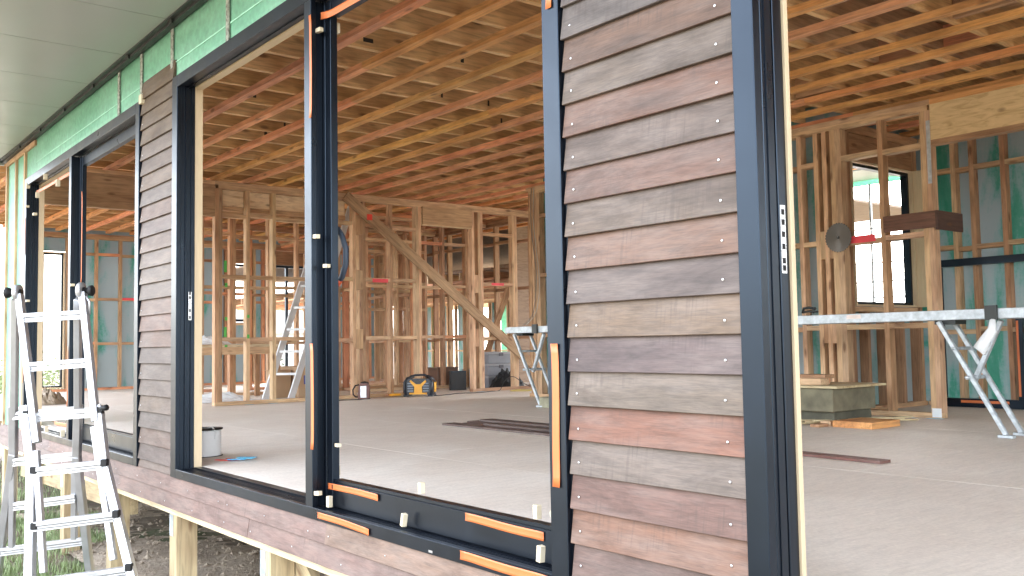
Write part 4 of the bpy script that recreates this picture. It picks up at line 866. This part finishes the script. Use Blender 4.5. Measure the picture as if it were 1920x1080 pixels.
# saw blade on the wall, dark board corner on the post, leaning black frame
sb = thing("saw_blade", "round steel saw blade hung on the back wall studs beside the pink mark", "saw blade", (-4.13, BW - .02, 1.6))
Msb = Matrix.Translation((-4.13, BW - .026, 1.605)) @ Matrix.Rotation(PI / 2, 4, 'X'); n = 60; V, Fc = [], []
for i in range(n): a = 2 * PI * i / n; r = .137 if i % 2 == 0 else .129; V += [(r * math.cos(a), r * math.sin(a), 0)]
for i in range(n): a = 2 * PI * i / n; r = .137 if i % 2 == 0 else .129; V += [(r * math.cos(a), r * math.sin(a), .003)]
Fc = [tuple(range(n))[::-1], tuple(range(n, 2 * n))] + [(i, (i + 1) % n, (i + 1) % n + n, i + n) for i in range(n)]
m, nn, b = newmat("brushed_disc"); b.inputs['Base Color'].default_value = (.11, .10, .09, 1); b.inputs['Metallic'].default_value = .9; b.inputs['Roughness'].default_value = .38; b.inputs['Anisotropic'].default_value = .8
tg = nn.nodes.new("ShaderNodeTangent"); tg.direction_type = 'RADIAL'; tg.axis = 'Z'; nn.links.new(tg.outputs[0], b.inputs['Tangent'])
mesh("disc", V, Fc, m, sb, Msb); lathe("arbor", [(.012, .0032), (.012, .006)], BLK2, sb, Msb, seg=12); tube("nail", [(-4.13, BW - .001, 1.605), (-4.13, BW - .04, 1.61)], .003, STRK, sb)
db = thing("board_sample", "dark brown board wrapped round the corner of the stud post like a sample shelf", "board", (-3.4, BW - .02, 1.6))
box("front_board", -3.69, -3.222, BW - .022, BW - .002, 1.605, 1.745, TIM, db, (.15, .075, .05)); box("side_board", -3.221, -3.203, BW - .022, BW + .42, 1.585, 1.745, TIM, db, (.09, .05, .04), axis='y')
lf = thing("leaning_window_frame", "black window frame with orange taped rails leaning on the rear wall, far right", "window frame", (-3.9, 7.2, 0))
box("frame_rail", -3.95, -2.0, 7.18, 7.25, .003, .085, BLK, lf); box("frame_rail", -3.93, -2.0, 7.17, 7.24, 1.365, 1.435, BLK, lf)
for x in (-3.96, -2.0): box("frame_stile", x, x + .05, 7.17, 7.25, .0855, 1.3645, BLK, lf)
box("frame_stile", -3.21, -3.15, 7.17, 7.25, .0855, .9, BLK, lf); box("tape_strip", -3.205, -3.185, 7.167, 7.1695, .12, .82, TAPE, lf); box("tape_strip", -3.75, -3.3, 7.177, 7.1795, .045, .07, TAPE, lf); box("tape_strip", -3.94, -3.925, 7.167, 7.1695, .3, .6, TAPE, lf)

# ------------------------------------------------------------------ outside beyond the openings
def house(label, x0, x1, y0, y1, zb, zt, rz, col, roofcol):
    t = thing("neighbour_house", label, "house", ((x0 + x1) / 2, (y0 + y1) / 2, zb)); box("wall", x0, x1, y0, y1, zb, zt, GEN, t, col, axis='x')
    ym = (y0 + y1) / 2; V = [(x0 - .4, y0 - .4, zt), (x1 + .4, y0 - .4, zt), (x1 + .4, y1 + .4, zt), (x0 - .4, y1 + .4, zt), (x0 - .4, ym, rz), (x1 + .4, ym, rz)]
    mesh("roof", V, [(0, 1, 5, 4), (2, 3, 4, 5), (0, 4, 3), (1, 2, 5), (3, 2, 1, 0)], GEN, t, col=roofcol)
    for k_ in range(3):
        xx = x0 + (x1 - x0) * (.18 + .28 * k_); f = box("window", xx, xx + 1.1, y0 - .05, y0 - .01, zb + 1.2, zb + 2.2, GEN, t, (.7, .7, .7), axis='x'); box("pane", xx + .06, xx + 1.04, y0 - .06, y0 - .0505, zb + 1.26, zb + 2.14, BLK, f, axis='x')
    return t
house("pale house with light roof beyond the return wall window", -24, -12, 34, 42, -2.5, 1.6, 3.6, (.62, .62, .60), (.50, .50, .48))
house("white house beyond the far end wall windows", -52, -44, 10, 26, -2.5, 1.4, 3.0, (.6, .6, .58), (.4, .4, .4))
sr = thing("safety_rails", "thin horizontal rails outside the small window", "railing", (-7, 8.6, 1))
for z in (.95, 1.16, 1.35, 1.58, 1.82, 2.0): box("rail", -8.3, -4.4, 8.6, 8.62, z, z + .016, GALV, sr)
for x in (-8.3, -6.3, -4.42): box("post", x, x + .03, 8.621, 8.65, -1.0, 2.1, GALV, sr)
nw = thing("wing_eave", "green wrapped eave and white soffit seen through the small window", "eave", (-6.5, 10, 2.6))
box("wall_wrap", -8.8, -3.9, 9.9, 9.94, 2.78, 3.6, WOUT, nw, axis='x'); box("soffit_panel", -8.8, -3.9, 9.1, 9.89, 2.84, 2.87, SOF, nw, axis='x')
for k_, x in enumerate((-8.4, -6.2, -4.4)): box("post", x, x + .03, 9.86, 9.89, -1.2, 2.78, GALV, nw)
def bush(label, x, y_, r, h, seed, grp):
    t = thing("shrub", label, "shrub", (x, y_, gz(x, y_)), grp); rs = random.Random(seed); z0 = gz(x, y_)
    for k_ in range(4):
        a = rs.uniform(0, 6.3); tube("stem", [(x, y_, z0 - .02), (x + .2 * r * math.cos(a), y_ + .2 * r * math.sin(a), z0 + h * .3), (x + .5 * r * math.cos(a), y_ + .5 * r * math.sin(a), z0 + h * .62)], [.035, .025, .012], GEN, t, (.12, .08, .05), 5)
    V, Fc = [], []
    for k_ in range(1500):
        d = Vector((rs.gauss(0, 1), rs.gauss(0, 1), rs.gauss(0, 1))).normalized() * rs.random() ** .4; q = .75 + .4 * noise.noise(d * 2 + Vector((seed, 0, 0)))
        c = Vector((x + d.x * r * q, y_ + d.y * r * q, z0 + h * .55 + d.z * h * .45 * q)); u_ = Vector((rs.gauss(0, 1), rs.gauss(0, 1), rs.gauss(0, 1))).normalized(); v_ = u_.orthogonal().normalized(); s = rs.uniform(.03, .065); i = len(V)
        V += [c - u_ * s, c + v_ * s * .5, c + u_ * s, c - v_ * s * .5]; Fc.append((i, i + 1, i + 2, i + 3))
    mesh("foliage", V, Fc, LEAF, t, col=(.22, .27, .15))
for k_, (x, y_, r, h) in enumerate([(-21, 1.6, 1.1, 1.6), (-22.5, 5.2, 1.3, 1.7), (-21.5, 7.6, 1.2, 1.7), (-24, 3.3, 1.5, 1.9), (-23, 9.8, 1.3, 1.5)]):
    bush(["leafy shrub outside the tall narrow end window", "leafy shrub outside the glazed opening, left", "leafy shrub outside the glazed opening, right", "larger shrub further off behind the end wall", "shrub outside near the rear wing"][k_], x, y_, r, h, k_ + 1, "shrubs beyond the end wall")
print("objects", len(bpy.data.objects))
